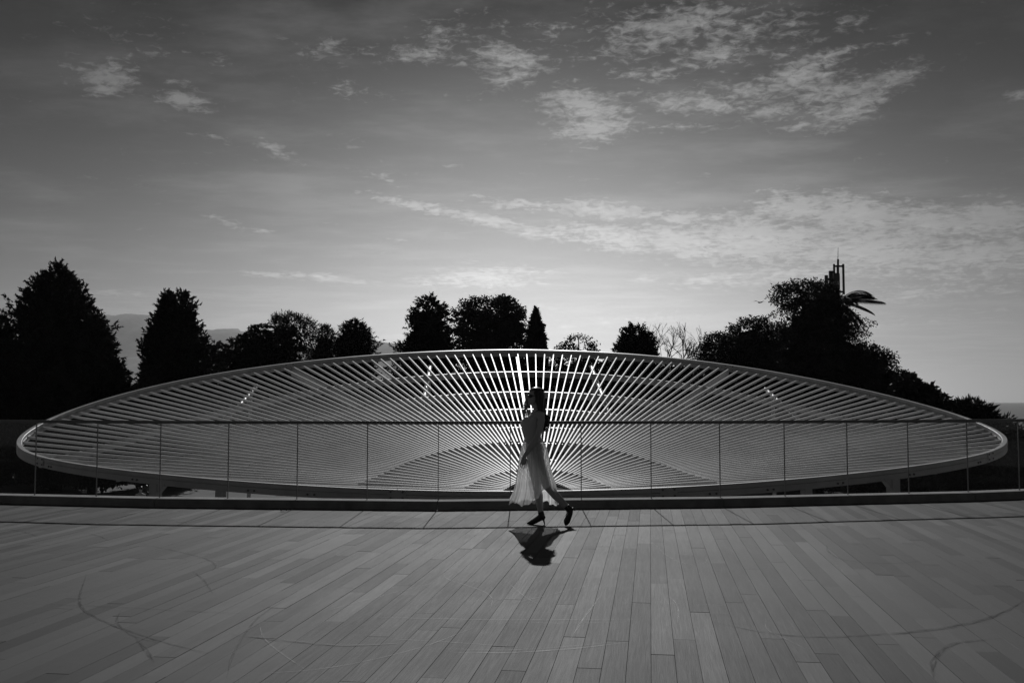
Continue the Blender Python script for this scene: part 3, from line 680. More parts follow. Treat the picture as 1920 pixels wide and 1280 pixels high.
tree('cypress', 'blunt topped dark cypress standing apart with mountains on both sides', [(550, 318, 342), (560, 306, 358), (590, 294, 366), (620, 282, 380), (650, 270, 386), (690, 272, 392), (730, 270, 396), (800, 264, 402)], 66, clumps=3000, per=15, ragged=.09, ln=.4)
tree('conifer', 'young dark conifer at the foot of the blunt topped cypress', [(684, 273, 279), (700, 266, 288), (730, 262, 294), (790, 258, 298)], 60, clumps=320, ln=.35)
tree('broadleaf_tree', 'low rounded tree between the blunt cypress and the cedar', [(640, 400, 415), (650, 390, 430), (680, 382, 445), (740, 378, 452)], 92, 'broad', clumps=700, ln=.34, wd=.2, lf='leaf2', ragged=.08)
tree('cedar', 'flat layered dark cedar with drooping shelves', [(609, 482, 500), (622, 458, 506), (632, 440, 512), (650, 434, 520), (690, 426, 528), (760, 424, 532)], 84, clumps=1900, up=.0, ln=.5, wd=.16, ragged=.12, lobes=1.6)
tree('pine_tree', 'tall pine with separate rounded tufts next to the cedar', [(589, 530, 538), (596, 512, 576), (606, 508, 596), (625, 516, 600), (645, 520, 602), (680, 500, 614), (750, 500, 620)], 88, 'pine', clumps=1100, per=18, ln=.5, wd=.10, spread=.33, ragged=.13, lobes=1.9, lf='leaf2')
tree('pine_tree', 'lower soft pine between the tufted pine and the small spruce', [(612, 604, 614), (622, 596, 626), (640, 590, 648), (690, 586, 660), (760, 584, 664)], 90, 'pine', clumps=800, per=16, ln=.5, wd=.1, spread=.33, ragged=.12, lf='leaf2')
tree('spruce', 'small spruce with a spiky conical crown', [(599, 660, 666), (606, 648, 682), (622, 640, 694), (640, 632, 703), (664, 630, 706), (720, 630, 700), (780, 634, 690)], 80, clumps=1500, up=.05, ln=.5, wd=.1, ragged=.12)
tree('cypress', 'tiered dark cypress with a bare twig at its tip', [(556, 801, 808), (566, 780, 816), (580, 776, 838), (592, 770, 842), (604, 764, 842), (620, 772, 848), (640, 760, 854), (650, 742, 858), (680, 738, 860), (760, 736, 864)], 82, clumps=2800, per=14, up=.25, ragged=.08, lobes=2.4)
t_ = bpy.data.objects['trunk.%03d' % 10] if False else None
tree('broadleaf_tree', 'large round headed tree beside the slender pointed cypress', [(560, 885, 960), (566, 868, 968), (580, 858, 984), (600, 852, 994), (640, 852, 1000), (690, 862, 1002), (760, 880, 990)], 78, 'broad', clumps=1500, per=20, ln=.34, wd=.18, spread=.36, ragged=.07, lobes=1.3, lf='leaf2', core=.3)
tree('slender_cypress', 'slender pointed cypress like a dark spire', [(577, 1004, 1007), (590, 998, 1011), (610, 992, 1016), (640, 990, 1022), (680, 989, 1027), (760, 988, 1030)], 72, clumps=3000, per=12, ln=.28, wd=.08, spread=.06, up=1.5, ragged=.02)
tree('wispy_shrub', 'wispy thin leaved shrub next to the slender pointed cypress', [(627, 1080, 1092), (636, 1050, 1112), (648, 1034, 1126), (662, 1030, 1132), (700, 1036, 1128), (760, 1040, 1120)], 74, 'broad', clumps=420, per=16, ln=.24, wd=.12, spread=.26, ragged=.12, core=.05, lf='leaf2', cat='shrub')
tree('cypress', 'compact rounded dark cypress in front of the leafless tree', [(611, 1186, 1200), (618, 1172, 1212), (632, 1164, 1222), (648, 1156, 1230), (680, 1152, 1232), (750, 1156, 1230)], 74, clumps=1600, per=15, ln=.38, ragged=.06)
tree('broadleaf_tree', 'tallest spreading broadleaf tree with the antenna mast behind it', [(526, 1500, 1540), (536, 1450, 1560), (545, 1438, 1570), (560, 1446, 1576), (575, 1470, 1592), (600, 1460, 1612), (640, 1440, 1622), (680, 1420, 1640), (740, 1400, 1670), (800, 1390, 1690)], 60, 'broad', clumps=2400, per=22, ln=.26, wd=.12, spread=.28, ragged=.1, lobes=1.6, lf='leaf2', core=.45, trunk_x=1530)
tree('broadleaf_tree', 'rounded tree leaning on the uphill side of the tallest broadleaf tree', [(598, 1398, 1440), (606, 1380, 1462), (622, 1362, 1476), (640, 1340, 1486), (680, 1330, 1500), (750, 1326, 1510)], 64, 'broad', clumps=1300, per=20, ln=.28, wd=.13, spread=.3, ragged=.08, lobes=1.5, lf='leaf2')
tree('broadleaf_tree', 'low leafy tree nearest the leafless tree', [(625, 1332, 1352), (634, 1322, 1372), (650, 1312, 1388), (670, 1304, 1396), (740, 1300, 1404)], 68, 'broad', clumps=800, per=18, ln=.28, wd=.13, spread=.3, ragged=.09, lf='leaf2')
tree('broadleaf_tree', 'dark tree on the downhill slope below the palm', [(650, 1600, 1650), (664, 1590, 1668), (690, 1580, 1690), (720, 1570, 1720), (770, 1570, 1740), (830, 1570, 1750)], 58, 'broad', clumps=1300, per=20, ln=.26, wd=.12, spread=.28, ragged=.09, lf='leaf2')
tree('fig_tree', 'large leaved shrub on the slope just above the sea horizon', [(708, 1690, 1706), (722, 1684, 1722), (738, 1680, 1764), (752, 1680, 1782), (780, 1680, 1796), (850, 1690, 1810)], 46, 'broad', clumps=620, per=16, ln=.36, wd=.22, spread=.28, ragged=.1, lf='leaf2', cat='shrub')
tree('pine_bush', 'dense dark pine bush against the sea', [(752, 1804, 1828), (760, 1792, 1852), (775, 1786, 1872), (792, 1782, 1896), (830, 1780, 1912), (900, 1780, 1916)], 42, 'pine', clumps=900, per=18, ln=.3, wd=.07, spread=.2, ragged=.08, cat='shrub')
tree('pine_bush', 'low dark bush at the seaward end of the railing', [(800, 1880, 1940), (815, 1860, 1980), (860, 1850, 2010), (930, 1850, 2030)], 40, 'broad', clumps=700, per=16, ln=.28, wd=.13, spread=.25, lf='leaf2', cat='shrub')
# understory behind the canopy closes the view below the crowns
UL = ['below the small end cypress and the tallest cypress', 'filling the gap between the slanting conifer and the blunt cypress', 'behind the blunt topped cypress', 'between the low rounded tree and the cedar', 'below the tall tufted pine', 'behind the small spruce', 'below the tiered cypress', 'below the large round headed tree', 'behind the slender pointed cypress', 'behind the wispy thin leaved shrub', 'behind the compact rounded cypress', 'between the leafless tree and the low leafy tree', 'below the rounded leaning tree', 'below the tallest broadleaf tree', 'below the dark tree on the downhill slope', 'between the large leaved shrub and the pine bush']
for i, (px, Yd, top, hw) in enumerate(((40, 70, 742, 130), (215, 74, 738, 90), (330, 80, 735, 90), (430, 98, 722, 90), (560, 98, 715, 90), (690, 96, 715, 85), (800, 92, 712, 85), (905, 90, 708, 85), (1010, 88, 686, 80), (1110, 86, 678, 85), (1215, 86, 682, 80), (1310, 84, 688, 85), (1420, 76, 706, 95), (1560, 72, 720, 100), (1700, 62, 772, 90), (1830, 54, 800, 80))):
    tree('shrub', 'dark understory shrub ' + UL[i], [(top, px - hw * .4, px + hw * .4), (top + 14, px - hw * .75, px + hw * .75), (top + 50, px - hw, px + hw), (top + 130, px - hw, px + hw)], Yd, 'broad', clumps=620, per=14, ln=.5, wd=.3, spread=.45, lf='leaf2', cat='shrub', group='understory shrubs behind the canopy', core=.6)

# leafless tree
def bare(base, dirv, L, r, lev, mb):
    d = Vector(dirv).normalized(); pts = [Vector(base)]
    for k in range(3):
        d = (d + Vector((random.uniform(-1, 1), random.uniform(-1, 1), random.uniform(-.3, .6))) * .16).normalized(); pts.append(pts[-1] + d * L / 3)
    mb.tube(pts, [r, r * .9, r * .8, r * .66], 5 if lev > 2 else 4)
    if lev == 0: return
    for k in range(3 if lev < 5 else 4):
        nd = (d + Vector((random.uniform(-1, 1), random.uniform(-1, 1), random.uniform(-.45, .75))) * .75).normalized()
        bare(pts[random.choice((2, 3, 3))], nd, L * random.uniform(.62, .82), r * .62, lev - 1, mb)
q = at_y(1244, 700, 76); t = thing('leafless_tree', (q.x, 76, GROUND), 'leafless tree with a bush of fine bare branches', 'tree')
mb = MB(); mb.tube([(q.x, 76, GROUND - .1), (q.x + .1, 76, GROUND + 2.2), (q.x, 76, GROUND + 6.4)], [.22, .17, .13], 8)
tops = Vector((q.x, 76, GROUND + 6.2))
random.seed(5)
br = MB()
for d in ((-.8, 0, 1), (.7, .1, 1.1), (.1, -.4, 1.3), (1.2, .2, .5), (-.2, .5, 1.2), (1.0, -.3, .9)): bare(tops, d, 2.1, .085, 4, br)
mb.build('trunk', 'bark', t, True); br.build('crown', 'bark', t)

# twig on the tiered cypress is part of that tree
for o in list(bpy.data.objects):
    if o.get('label', '').startswith('tiered dark cypress'):
        mb = MB(); a = at_y(806, 562, 82); b = at_y(805, 546, 82)
        mb.tube([a, a + (b - a) * .5 + Vector((.1, 0, 0)), b], [.05, .035, .015], 5); mb.tube([a + (b - a) * .5, at_y(809, 553, 82), at_y(809.5, 548, 82)], [.03, .02, .012], 4)
        mb.tube([a + (b - a) * .6, at_y(802.5, 552, 82)], [.025, .012], 4); mb.build('twig', 'bark', o)

# palm behind the broadleaf tree
def frond(mb, base, az_, el_, L, droop):
    d = Vector((math.cos(az_) * math.cos(el_), math.sin(az_) * math.cos(el_), math.sin(el_))); side = Vector((-math.sin(az_), math.cos(az_), 0)); pts = []; n = 16; p_ = Vector(base); st = L / n
    for k in range(n + 1):
        pts.append(p_.copy()); e = el_ - droop * (k / n) ** 1.3; d = Vector((math.cos(az_) * math.cos(e), math.sin(az_) * math.cos(e), math.sin(e))); p_ += d * st
    mb.tube(pts, [.05 - .042 * k / n for k in range(n + 1)], 5)
    for k in range(2, n + 1):
        for h_ in (0, .5):
            if k == n and h_: continue
            q = pts[k] if not h_ else (pts[k] + pts[k + 1]) / 2
            ll = L * .22 * math.sin(math.pi * (k + h_ + 2) / (n + 5)) + .12; d = (pts[k] - pts[k - 1]).normalized()
            for s in (-1, 1):
                ld = (side * s * .8 + d * .75 + Vector((0, 0, -.35))).normalized(); wv = d.cross(ld).cross(ld).normalized() * .04
                m_ = q + ld * ll * .5 + wv * 0; e_ = q + ld * ll + Vector((0, 0, -.12 * ll)); k0 = len(mb.v)
                mb.v.extend([tuple(q), tuple(m_ + wv), tuple(e_), tuple(m_ - wv)]); mb.f.append((k0, k0 + 1, k0 + 2, k0 + 3))
PY = 66.0; pb = at_y(1572, 566, PY); palm = thing('palm_tree', (pb.x, PY, GROUND), 'palm with feathery fronds showing past the spreading broadleaf tree', 'palm')
mb = MB(); mb.tube([(pb.x - .5, PY, GROUND - .1), (pb.x - .2, PY, GROUND + 3), (pb.x - .05, PY, GROUND + 7), pb], [.34, .27, .24, .26], 10); mb.build('trunk', 'bark', palm, True)
for az_, el_, L, dr in ((.05, 32, 2.4, 55), (-.2, 8, 2.8, 22), (.25, 20, 2.7, 30), (-.5, -8, 2.3, 30), (.6, -20, 2.5, 30), (1.1, 35, 2.7, 70), (1.7, 50, 2.7, 80), (2.3, 25, 2.6, 60), (2.9, 40, 2.6, 70), (3.5, 20, 2.6, 60), (4.1, 45, 2.6, 70), (4.8, 15, 2.6, 55), (5.4, 40, 2.6, 80), (.1, -28, 2.3, 26)):
    mb = MB(); frond(mb, pb, az_, R_(el_), L, R_(dr)); mb.build('frond', 'leaf', palm)

# antenna mast
AY = 70.0
def ap(x, y, dy=0): return at_y(x, y, AY + dy)
am = thing('antenna_mast', (ap(1571, 600).x, AY, GROUND), 'phone antenna mast with upright panels rising above the treetop', 'antenna mast')
MB().tube([(ap(1571, 600).x, AY, GROUND - .1), ap(1571, 600), ap(1571, 486)], [.16, .13, .08], 10).build('pole', 'mast', am, True)
MB().tube([ap(1571, 487), ap(1571.5, 464)], [.025, .012], 6).build('rod', 'mast', am)
for x, ya, yb, wd, dy in ((1581.5, 495, 552, 2.2, -.3), (1564, 495, 520, 2.0, .2), (1549.5, 516, 545, 3.8, -.2), (1558.5, 508, 538, 5.5, .3), (1567, 512, 545, 7.0, -.3), (1572.5, 513, 542, 2.5, .4)):
    a, b = ap(x, ya, dy), ap(x, yb, dy); w_ = wd * AY / F_PX
    MB().box((a + b) / 2, (w_ * 1.25 + .03, w_ * .7 + .05, (a - b).length)).build('antenna_panel', 'mast', am)
for x0_, x1_, y_ in ((1563.5, 1582, 499), (1570, 1582, 547), (1549, 1572, 523), (1549, 1573, 537)):
    MB().tube([ap(x0_, y_, -.1), ap(x1_, y_, -.1)], .07, 6).build('bracket', 'mast', am)

# small lamp post by the sea
LY = 60.0; q = at_y(1833, 765, LY)
lp = thing('lamp_post', (q.x, LY, GROUND), 'small leaning lamp post with a bent arm behind the pine bush', 'lamp post')
MB().tube([(q.x - .1, LY, GROUND - .1), at_y(1832, 765, LY), at_y(1836, 748, LY)], [.07, .06, .05], 8).build('pole', 'mast', lp)
MB().tube([at_y(1834.5, 756, LY), at_y(1842, 753.5, LY), at_y(1849, 753.5, LY)], [.05, .06, .03], 6).build('arm', 'mast', lp)

# gull in the sky
gp = at_y(1425, 567, 75); wv = MB()
gull = thing('gull', gp, 'tiny gull gliding in the sky before the broadleaf tree', 'bird')
MB().tube([gp + Vector((-.16, 0, 0)), gp, gp + Vector((.2, 0, .02))], [.03, .055, .012], 6).build('body', 'bird', gull)
for s in (-1, 1):
    a = gp; MB().add([a + Vector((-.06, 0, 0)), a + Vector((.06, 0, 0)), a + Vector((s * .3 + .04, s * .12, .10)), a + Vector((s * .62, s * .2, .02)), a + Vector((s * .3 - .06, s * .12, .12)),
              a + Vector((0, 0, .012)), a + Vector((s * .3, s * .12, .125))], [(0, 1, 2, 4), (4, 2, 3), (0, 5, 6, 4), (5, 1, 2, 6), (4, 6, 3), (6, 2, 3)]).build('wing', 'bird', gull)

# ------------------------------------------------------------------ people
def voxel(mb, vox, smooth=6):
    me = bpy.data.meshes.new('tmp'); me.from_pydata(mb.v, [], mb.f); me.update()
    o = bpy.data.objects.new('tmp', me); COL.objects.link(o)
    r = o.modifiers.new('r', 'REMESH'); r.mode = 'VOXEL'; r.voxel_size = vox
    if smooth: s = o.modifiers.new('s', 'SMOOTH'); s.factor = .5; s.iterations = smooth
    dg = bpy.context.evaluated_depsgraph_get(); dg.update(); out = bpy.data.meshes.new_from_object(o.evaluated_get(dg))
    bpy.data.objects.remove(o); bpy.data.meshes.remove(me)
    out.polygons.foreach_set('use_smooth', [True] * len(out.polygons)); return out
def ering(cx, cy, z, rx, ry, n=16): return [Vector((cx + rx * math.cos(2 * math.pi * j / n), cy + ry * math.sin(2 * math.pi * j / n), z)) for j in range(n)]

WB = at_z(1010, 984.3, 0); WB.z = 0
wm = thing('person', WB, 'woman in sleeveless top, pale sheer skirt, sunglasses and heels walking along the railing', 'person')
body = MB()
# torso (faces -X)
TOR = [(.84, -.045, .085, .12), (.90, -.04, .115, .165), (.97, -.045, .115, .16), (1.04, -.065, .095, .13), (1.10, -.07, .09, .118), (1.17, -.068, .098, .128), (1.25, -.07, .112, .14), (1.31, -.066, .115, .148), (1.37, -.045, .10, .16), (1.415, -.02, .075, .15), (1.45, -.015, .055, .09), (1.475, -.015, .045, .05)]
body.rings([ering(cx, 0, z, rx, ry) for z, cx, rx, ry in TOR])
for s in (-1, 1): body.ball((-.145, s * .07, 1.285), (.055, .06, .06))
body.tube([(-.012, 0, 1.44), (-.022, 0, 1.50), (-.04, 0, 1.57)], [.052, .046, .05], 12)
HY = R_(27); HC = Vector((-.045, 0, 1.515))     # chin height, head turned a little towards the camera
HR = Matrix.Rotation(HY, 3, 'Z') @ Matrix.Rotation(R_(3), 3, 'Y')
def hp(x, y, z): return HC + HR @ Vector((x, y, z))
HEAD = [(.002, -.074, -.03, .026), (.018, -.088, -.002, .042), (.04, -.092, .03, .054), (.065, -.093, .055, .062), (.09, -.090, .075, .068), (.115, -.086, .088, .071), (.145, -.090, .096, .074), (.175, -.082, .093, .070), (.20, -.062, .078, .057), (.217, -.035, .05, .036), (.226, -.005, .018, .012)]
body.rings([[hp((f + b) / 2 + (b - f) / 2 * math.cos(2 * math.pi * j / 18), wd * math.sin(2 * math.pi * j / 18), z) for j in range(18)] for z, f, b, wd in HEAD])
body.tube([hp(-.086, 0, .118), hp(-.098, 0, .098), hp(-.109, 0, .084), hp(-.094, 0, .076)], [.008, .010, .0125, .008], 8)
body.ball(hp(-.093, 0, .056), (.009, .02, .007)); body.ball(hp(-.091, 0, .044), (.009, .018, .008)); body.ball(hp(-.082, 0, .014), (.014, .018, .013))
for s in (-1, 1): body.ball(hp(.012, s * .073, .095), (.016, .008, .03))
# arms
def hand(wr, d, out, curl):
    d = Vector(d).normalized(); out = Vector(out).normalized(); fwd = d.cross(out).normalized()
    pc = wr + d * .045; body.tube([wr - d * .01, wr + d * .03, wr + d * .075], [(.018, .024), (.0145, .034), (.0135, .040)], 10)
    for k, (off, ln_) in enumerate(((-.034, .066), (-.0115, .080), (.0115, .076), (.034, .060))):
        a = wr + d * .072 + fwd * off; b = a + (d + fwd * off * 3).normalized() * ln_ * .45; c = b + (d * .92 - out * curl).normalized() * ln_ * .33; e = c + (d * .75 - out * curl * 1.7).normalized() * ln_ * .3
        body.tube([a, b, c, e], [.0082, .0078, .0074, .0062], 7)
    a = wr + d * .025 + fwd * -.028; b = a + (d * .75 - fwd * .65 - out * .2).normalized() * .035; c = b + (d * .95 - fwd * .25 - out * .2).normalized() * .03
    body.tube([a, b, c], [.0125, .0105, .0075], 7)
body.tube([(.0, -.12, 1.405), (.022, -.162, 1.395), (.03, -.178, 1.33), (.012, -.186, 1.22), (-.02, -.19, 1.135), (-.07, -.186, 1.05), (-.13, -.178, .955), (-.186, -.17, .868)], [.05, .054, .048, .043, .037, .038, .031, .0235], 12)
hand(Vector((-.186, -.17, .868)), (-.10, .03, -1), (.12, -1, 0), .22)
body.tube([(.0, .12, 1.405), (.015, .162, 1.395), (.02, .178, 1.33), (.01, .19, 1.22), (-.005, .195, 1.13), (-.02, .19, 1.04), (-.045, .18, .95), (-.06, .17, .88)], [.05, .054, .048, .043, .037, .038, .031, .0235], 12)
hand(Vector((-.06, .17, .88)), (-.12, -.03, -1), (.12, 1, 0), .35)
# legs: camera-side leg trails, the other carries
body.tube([(-.045, -.085, .92), (-.01, -.088, .80), (.05, -.086, .64), (.105, -.082, .50), (.155, -.08, .445), (.215, -.08, .38), (.285, -.08, .31), (.345, -.08, .248)], [.098, .088, .073, .056, .052, .054, .044, .033], 14)
body.tube([(.335, -.08, .262), (.375, -.08, .225), (.372, -.08, .16), (.35, -.08, .08), (.338, -.08, .03)], [.031, .029, .026, .027, .014], 10)
body.tube([(-.055, .085, .92), (-.055, .088, .80), (-.04, .086, .64), (-.022, .082, .50), (-.012, .08, .44), (.006, .08, .36), (.016, .08, .25), (.028, .08, .155)], [.098, .088, .073, .056, .052, .055, .045, .033], 14)
body.tube([(.03, .08, .16), (.055, .08, .115), (.01, .08, .082), (-.05, .08, .047), (-.095, .08, .03)], [.032, .029, .026, .026, .014], 10)
bm_ = voxel(body, .006, 5)
o = link('body', bm_, 'skin', wm)
# top
n = 48; rg = []
DR = [(1.055, -.068, .118, .138), (1.09, -.070, .104, .128), (1.13, -.072, .104, .130), (1.18, -.074, .112, .138), (1.235, -.082, .134, .156), (1.285, -.086, .146, .164), (1.325, -.078, .138, .164), (1.36, -.055, .112, .156), (1.39, -.04, .095, .14)]
for z, cx, rx, ry in DR: rg.append([Vector((cx + rx * math.cos(t), ry * math.sin(t), z + (.03 * max(0, -math.cos(t)) * -1 if z > 1.38 else 0) + .003 * math.sin(9 * t))) + WB for t in [2 * math.pi * j / n for j in range(n)]])
MB().rings(rg, cap=False).build('top', 'bodice', wm, True)
for s in (-1, 1):
    pts = [Vector((-.118, s * .085, 1.365)), Vector((-.085, s * .098, 1.42)), Vector((-.02, s * .105, 1.462)), Vector((.035, s * .1, 1.425)), Vector((.055, s * .09, 1.38))]
    MB().tube([q + WB for q in pts], [(.006, .022)] * 5, 8).build('strap', 'bodice', wm, True)
MB().rings([ering(WB.x - .07, WB.y, z, rx, ry, 40) for z, rx, ry in ((1.05, .113, .136), (1.05, .119, .142), (1.085, .117, .14), (1.085, .11, .133))], cap=False).build('waistband', 'bodice', wm, True)
# skirt: two thin layers of tulle with folds
def skirt(name, kz, amp, seed, nz=34, n=220, hem=0.0):
    rs = random.Random(seed); ph_ = [rs.uniform(0, 6.28) for _ in range(6)]; rg = []
    Zs = [1.067, .98, .86, .733, .60, .46, .36, .27]; XF = [-.178, -.222, -.242, -.257, -.278, -.302, -.33, -.366]; XB = [.042, .105, .132, .150, .188, .226, .238, .244]; YW = [.13, .185, .205, .22, .235, .245, .255, .265]
    for i in range(nz + 1):
        u = i / nz; z = 1.067 - u * (1.067 - .268 + hem); row = []
        zi = max(z, .27); xf = np.interp(-zi, [-q for q in Zs], XF); xb = np.interp(-zi, [-q for q in Zs], XB); yw = np.interp(-zi, [-q for q in Zs], YW)
        for j in range(n):
            t = 2 * math.pi * j / n; fo = math.sin(13 * t + ph_[0] + 1.2 * math.sin(u * 3 + ph_[1])) * .55 + math.sin(23 * t + ph_[2] + u * 2) * .35 + math.sin(41 * t + ph_[3] - u) * .22 + math.sin(5 * t + ph_[4]) * .3
            r = kz * (1 + amp * u ** .8 * fo * .5); cx, hx = (xf + xb) / 2, (xb - xf) / 2
            tw = (t + math.pi) % (2 * math.pi) - math.pi
            hz = .25 * u ** 2.2 * math.exp(-((tw + .95) / .52) ** 2) + (.016 * math.sin(7 * t + ph_[5]) + .012 * math.sin(17 * t + ph_[1]) + .02 * math.cos(t) * -1) * u ** 4
            row.append(Vector((cx + hx * r * math.cos(t), yw * r * math.sin(t), z + hz)) + WB)
        rg.append(row)
    return MB().rings(rg, cap=False).build(name, 'tulle', wm, True)
skirt('skirt', 1.0, .16, 3)
# hair: crown cap and long locks
mb = MB()
cap = [[hp((f + b) / 2 + (b - f) / 2 * math.cos(t) + .006 * math.cos(t), (wd + .012) * math.sin(t), z + .004) for t in np.linspace(-R_(104), R_(104), 22)] for z, f, b, wd in [(q[0], q[1], q[2] + .022, q[3] + .008) for q in HEAD[2:]]]
mb.rings(cap, cap=False, close=False)
topc = [[hp((f + b) / 2 + ((b - f) / 2 + .008) * math.cos(t), (wd + .01) * math.sin(t), z + .006) for t in [2 * math.pi * j / 22 for j in range(22)]] for z, f, b, wd in HEAD[7:]]
mb.rings(topc, cap=True)
rs = random.Random(4); lit = MB()
for k in range(210):
    t = rs.uniform(-R_(112), R_(112)); z0 = rs.uniform(.10, .215); wd = .075
    a = hp(.005 + .09 * math.cos(t) * .95, wd * math.sin(t) * 1.05, z0)
    end_z = 1.20 + rs.uniform(-.02, .14) + (.10 if abs(t) > 1.6 else 0)
    ex = .095 + rs.uniform(-.06, .035) - (.05 if abs(t) > 1.3 else 0); ey = (.115 * math.sin(t) + rs.uniform(-.03, .03))
    side = abs(math.sin(t))
    m1 = a + Vector((.028 * (1 - side), .022 * math.sin(t), -.09)); m2 = Vector((.072 - .05 * side + rs.uniform(-.02, .02), .135 * math.sin(t), 1.44 + rs.uniform(-.03, .03))); m3 = Vector((ex - .012, ey * 1.1, (1.44 + end_z) / 2)); e_ = Vector((ex + rs.uniform(-.015, .02), ey, end_z))
    pts = cat_rom([a, m1, m2, m3, e_], 4); N = len(pts); wv = rs.uniform(0, 6)
    pts = [q + Vector((.006 * math.sin(i * .9 + wv), .006 * math.cos(i * .8 + wv), 0)) * (i / N) + WB * 1 for i, q in enumerate(pts)]
    mb.tube(pts, [(.017 * (1 - .75 * (i / (N - 1)) ** 2), .011 * (1 - .75 * (i / (N - 1)) ** 2)) for i in range(N)], 5)
for k in range(44):                     # near-side locks from the temple, over the ear, behind the shoulder
    sd = -1 if k < 30 else 1; x0_ = rs.uniform(-.055, .03)
    a = hp(x0_, sd * (.066 + .02 * min(1, (x0_ + .06) * 12)), rs.uniform(.135, .20)); m1 = hp(x0_ + .022, sd * .092, .075 + rs.uniform(-.01, .02)); m2 = Vector((.012 + rs.uniform(-.025, .03), sd * (.105 + rs.uniform(-.02, .02)), 1.455 + rs.uniform(-.02, .02)))
    e_ = Vector((.085 + rs.uniform(-.04, .03), sd * (.10 + rs.uniform(-.04, .02)), 1.22 + rs.uniform(0, .09)))
    pts = cat_rom([a, m1, m2, (m2 + e_) / 2 + Vector((.03, 0, 0)), e_], 4); N = len(pts)
    mb.tube([q + WB for q in pts], [(.012 * (1 - .75 * (i / (N - 1)) ** 2), .008 * (1 - .75 * (i / (N - 1)) ** 2)) for i in range(N)], 5)
mb.v = [tuple(Vector(p_) + (Vector((0, 0, 0)) if i >= len(mb.v) else Vector())) for i, p_ in enumerate(mb.v)]
# the cap was made at the origin: shift it to where she stands
nc = sum(len(r) for r in cap) + sum(len(r) for r in topc)
mb.v[:nc] = [(p_[0] + WB.x, p_[1] + WB.y, p_[2]) for p_ in mb.v[:nc]]
mb.build('hair', 'hair', wm, True)
for k in range(34):                     # far-side locks falling over the chest, blown forward
    a = hp(-.045 + rs.uniform(-.02, .03), .07, .10 + rs.uniform(0, .07)); b = Vector((-.14 + rs.uniform(-.03, .03), .08 + rs.uniform(-.02, .03), 1.55 + rs.uniform(-.03, .03)))
    c = Vector((-.172 + rs.uniform(-.03, .03), .085 + rs.uniform(-.03, .02), 1.45 + rs.uniform(-.03, .03))); e_ = Vector((-.165 + rs.uniform(-.04, .035), .08 + rs.uniform(-.03, .02), 1.36 + rs.uniform(-.03, .06)))
    pts = cat_rom([a, b, c, e_], 5); N = len(pts); wv = rs.uniform(0, 6)
    lit.tube([q + Vector((.012 * math.sin(i * .8 + wv), 0, 0)) * (i / N) + WB for i, q in enumerate(pts)], [.0052 * (1 - .7 * i / (N - 1)) for i in range(N)], 5)
hl = lit.build('loose_hair', 'hair_light', wm, True)
# sunglasses
sg = MB()
for s in (-1, 1):
    rim_ = []
    for zoff, sc_ in ((0, 1.0), (-.006, .96)):
        rim_.append([hp(-.101 - zoff * 0 + .010 * abs(math.cos(t) * .7 + s * 0) + (.022 if True else 0) * ((.033 * s + .026 * math.cos(t)) / .07) ** 2 + zoff, s * .034 + .027 * sc_ * math.cos(t), .112 + .021 * sc_ * math.sin(t)) + WB for t in [2 * math.pi * j / 16 for j in range(16)]])
    sg.rings(rim_)
sg.tube([hp(-.103, -.01, .118) + WB, hp(-.106, 0, .12) + WB, hp(-.103, .01, .118) + WB], .003, 6)
for s in (-1, 1): sg.tube([hp(-.085, s * .062, .118) + WB, hp(-.03, s * .076, .116) + WB, hp(.02, s * .076, .108) + WB], .003, 6)
sg.build('sunglasses', 'lens', wm, True)
# shoes: pointed heels
def shoe(heel, mid, ball, toe, sole_up, heel_tip, ankle):
    mb = MB(); P = [Vector(q) for q in (heel, mid, ball, toe)]; u = Vector(sole_up).normalized()
    pts = cat_rom(P, 6); N = len(pts); wid = np.interp(np.linspace(0, 1, N), [0, .12, .4, .7, .9, 1], [.022, .036, .036, .043, .024, .006]); hgt = np.interp(np.linspace(0, 1, N), [0, .1, .35, .7, .9, 1], [.03, .046, .042, .034, .018, .006])
    mb.tube([q + WB for q in pts], [(float(h_), float(w_)) for h_, w_ in zip(hgt, wid)], 14)
    a = P[0] + (P[1] - P[0]) * .18 - u * .03; e = Vector(heel_tip); mb.tube([a + WB, a + (e - a) * .35 + WB, a + (e - a) * .9 + WB, e + WB], [(.026, .024), (.014, .013), (.0085, .0085), (.009, .009)], 8)
    an = Vector(ankle); f_ = P[0] + (P[1] - P[0]) * .55
    mb.tube([f_ - u * .012 + WB, f_ * .55 + an * .45 + WB, an + WB], [(.044, .040), (.043, .040), (.0405, .0395)], 14)
    me = voxel(mb, .0045, 4)
    for v in me.vertices: v.co -= WB
    link('shoe', me, 'shoe', wm)
shoe((.078, .08, .118), (.018, .08, .085), (-.07, .08, .034), (-.150, .08, .012), (.3, 0, 1), (.080, .08, 0.0), (.027, .08, .165))
shoe((.392, -.08, .235), (.392, -.08, .16), (.355, -.08, .065), (.336, -.08, .004), (-1, 0, .1), (.462, -.08, .195), (.345, -.08, .25))

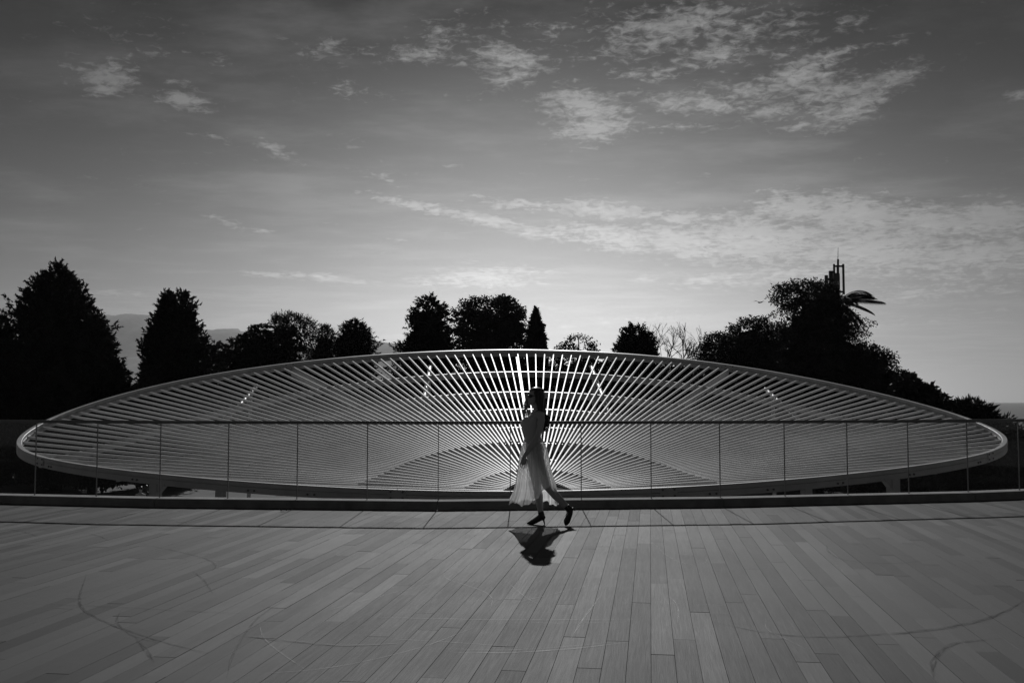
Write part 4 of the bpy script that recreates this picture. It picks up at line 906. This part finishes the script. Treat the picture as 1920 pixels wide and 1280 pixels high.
def bystander(px, Yd, label, cl, hw):
    q = at_y(px, 900, Yd); B = Vector((q.x, Yd, GROUND)); t = thing('person', B, label, 'person')
    mb = MB(); mb.rings([ering(0, 0, z, rx, ry) for z, rx, ry in ((.85, .16, .11), (.95, .17, .12), (1.1, .15, .1), (1.3, .18, .12), (1.42, .2, .11), (1.47, .09, .08))])
    mb.tube([(0, 0, 1.45), (0, 0, 1.55)], .055, 10); mb.ball((0, 0, 1.63), (.08, .095, .115))
    mb.tube([(0, -.08, 1.62), (0, -.115, 1.6)], .016, 6)
    for s in (-1, 1):
        mb.tube([(s * .09, 0, .9), (s * .1, -.01, .5), (s * .1, 0, .08)], [.09, .06, .045], 10); mb.tube([(s * .1, .03, .05), (s * .11, -.14, .03)], [.045, .035], 8)
        mb.tube([(s * .17, 0, 1.42), (s * .22, .01, 1.15), (s * .22, -.06, .9), (s * .215, -.08, .8)], [.055, .042, .034, .03], 10)
    mb.v = [(x + B.x, y + B.y, z + B.z) for x, y, z in mb.v]
    me = voxel(mb, .018, 4)
    for v in me.vertices: v.co -= B
    link('body', me, cl, t)
    h = MB(); h.ball((B.x, B.y + .015, B.z + 1.665), (.1, .11, .11)); h.ball((B.x, B.y + .07, B.z + 1.57), (.08, .06, .12)); me = voxel(h, .018, 3)
    for v in me.vertices: v.co -= B
    link('hair', me, 'hair', t)
bystander(264, 44.5, 'distant visitor in pale shirt below the terrace by the canopy post', 'cloth_a', .2)
bystander(274, 45.2, 'distant visitor in dark clothes below the terrace by the canopy post', 'cloth_b', .2)

# ------------------------------------------------------------------ haze: even air around the whole place
hz = bpy.data.materials.new('haze_air'); hz.use_nodes = True; t = NT(hz.node_tree)
pv = t.n('ShaderNodeVolumePrincipled'); o_ = t.n('ShaderNodeOutputMaterial'); t.l(pv.outputs[0], o_.inputs['Volume'])
pv.inputs['Color'].default_value = (.8, .8, .8, 1); pv.inputs['Density'].default_value = .6e-4; pv.inputs['Anisotropy'].default_value = .2
mb = MB(); mb.box((0, 7400, (SEA - 3 + 900) / 2), (32000, 17400, 900 - SEA + 3)); h_ = mb.build('haze', hz); h_['kind'] = 'stuff'
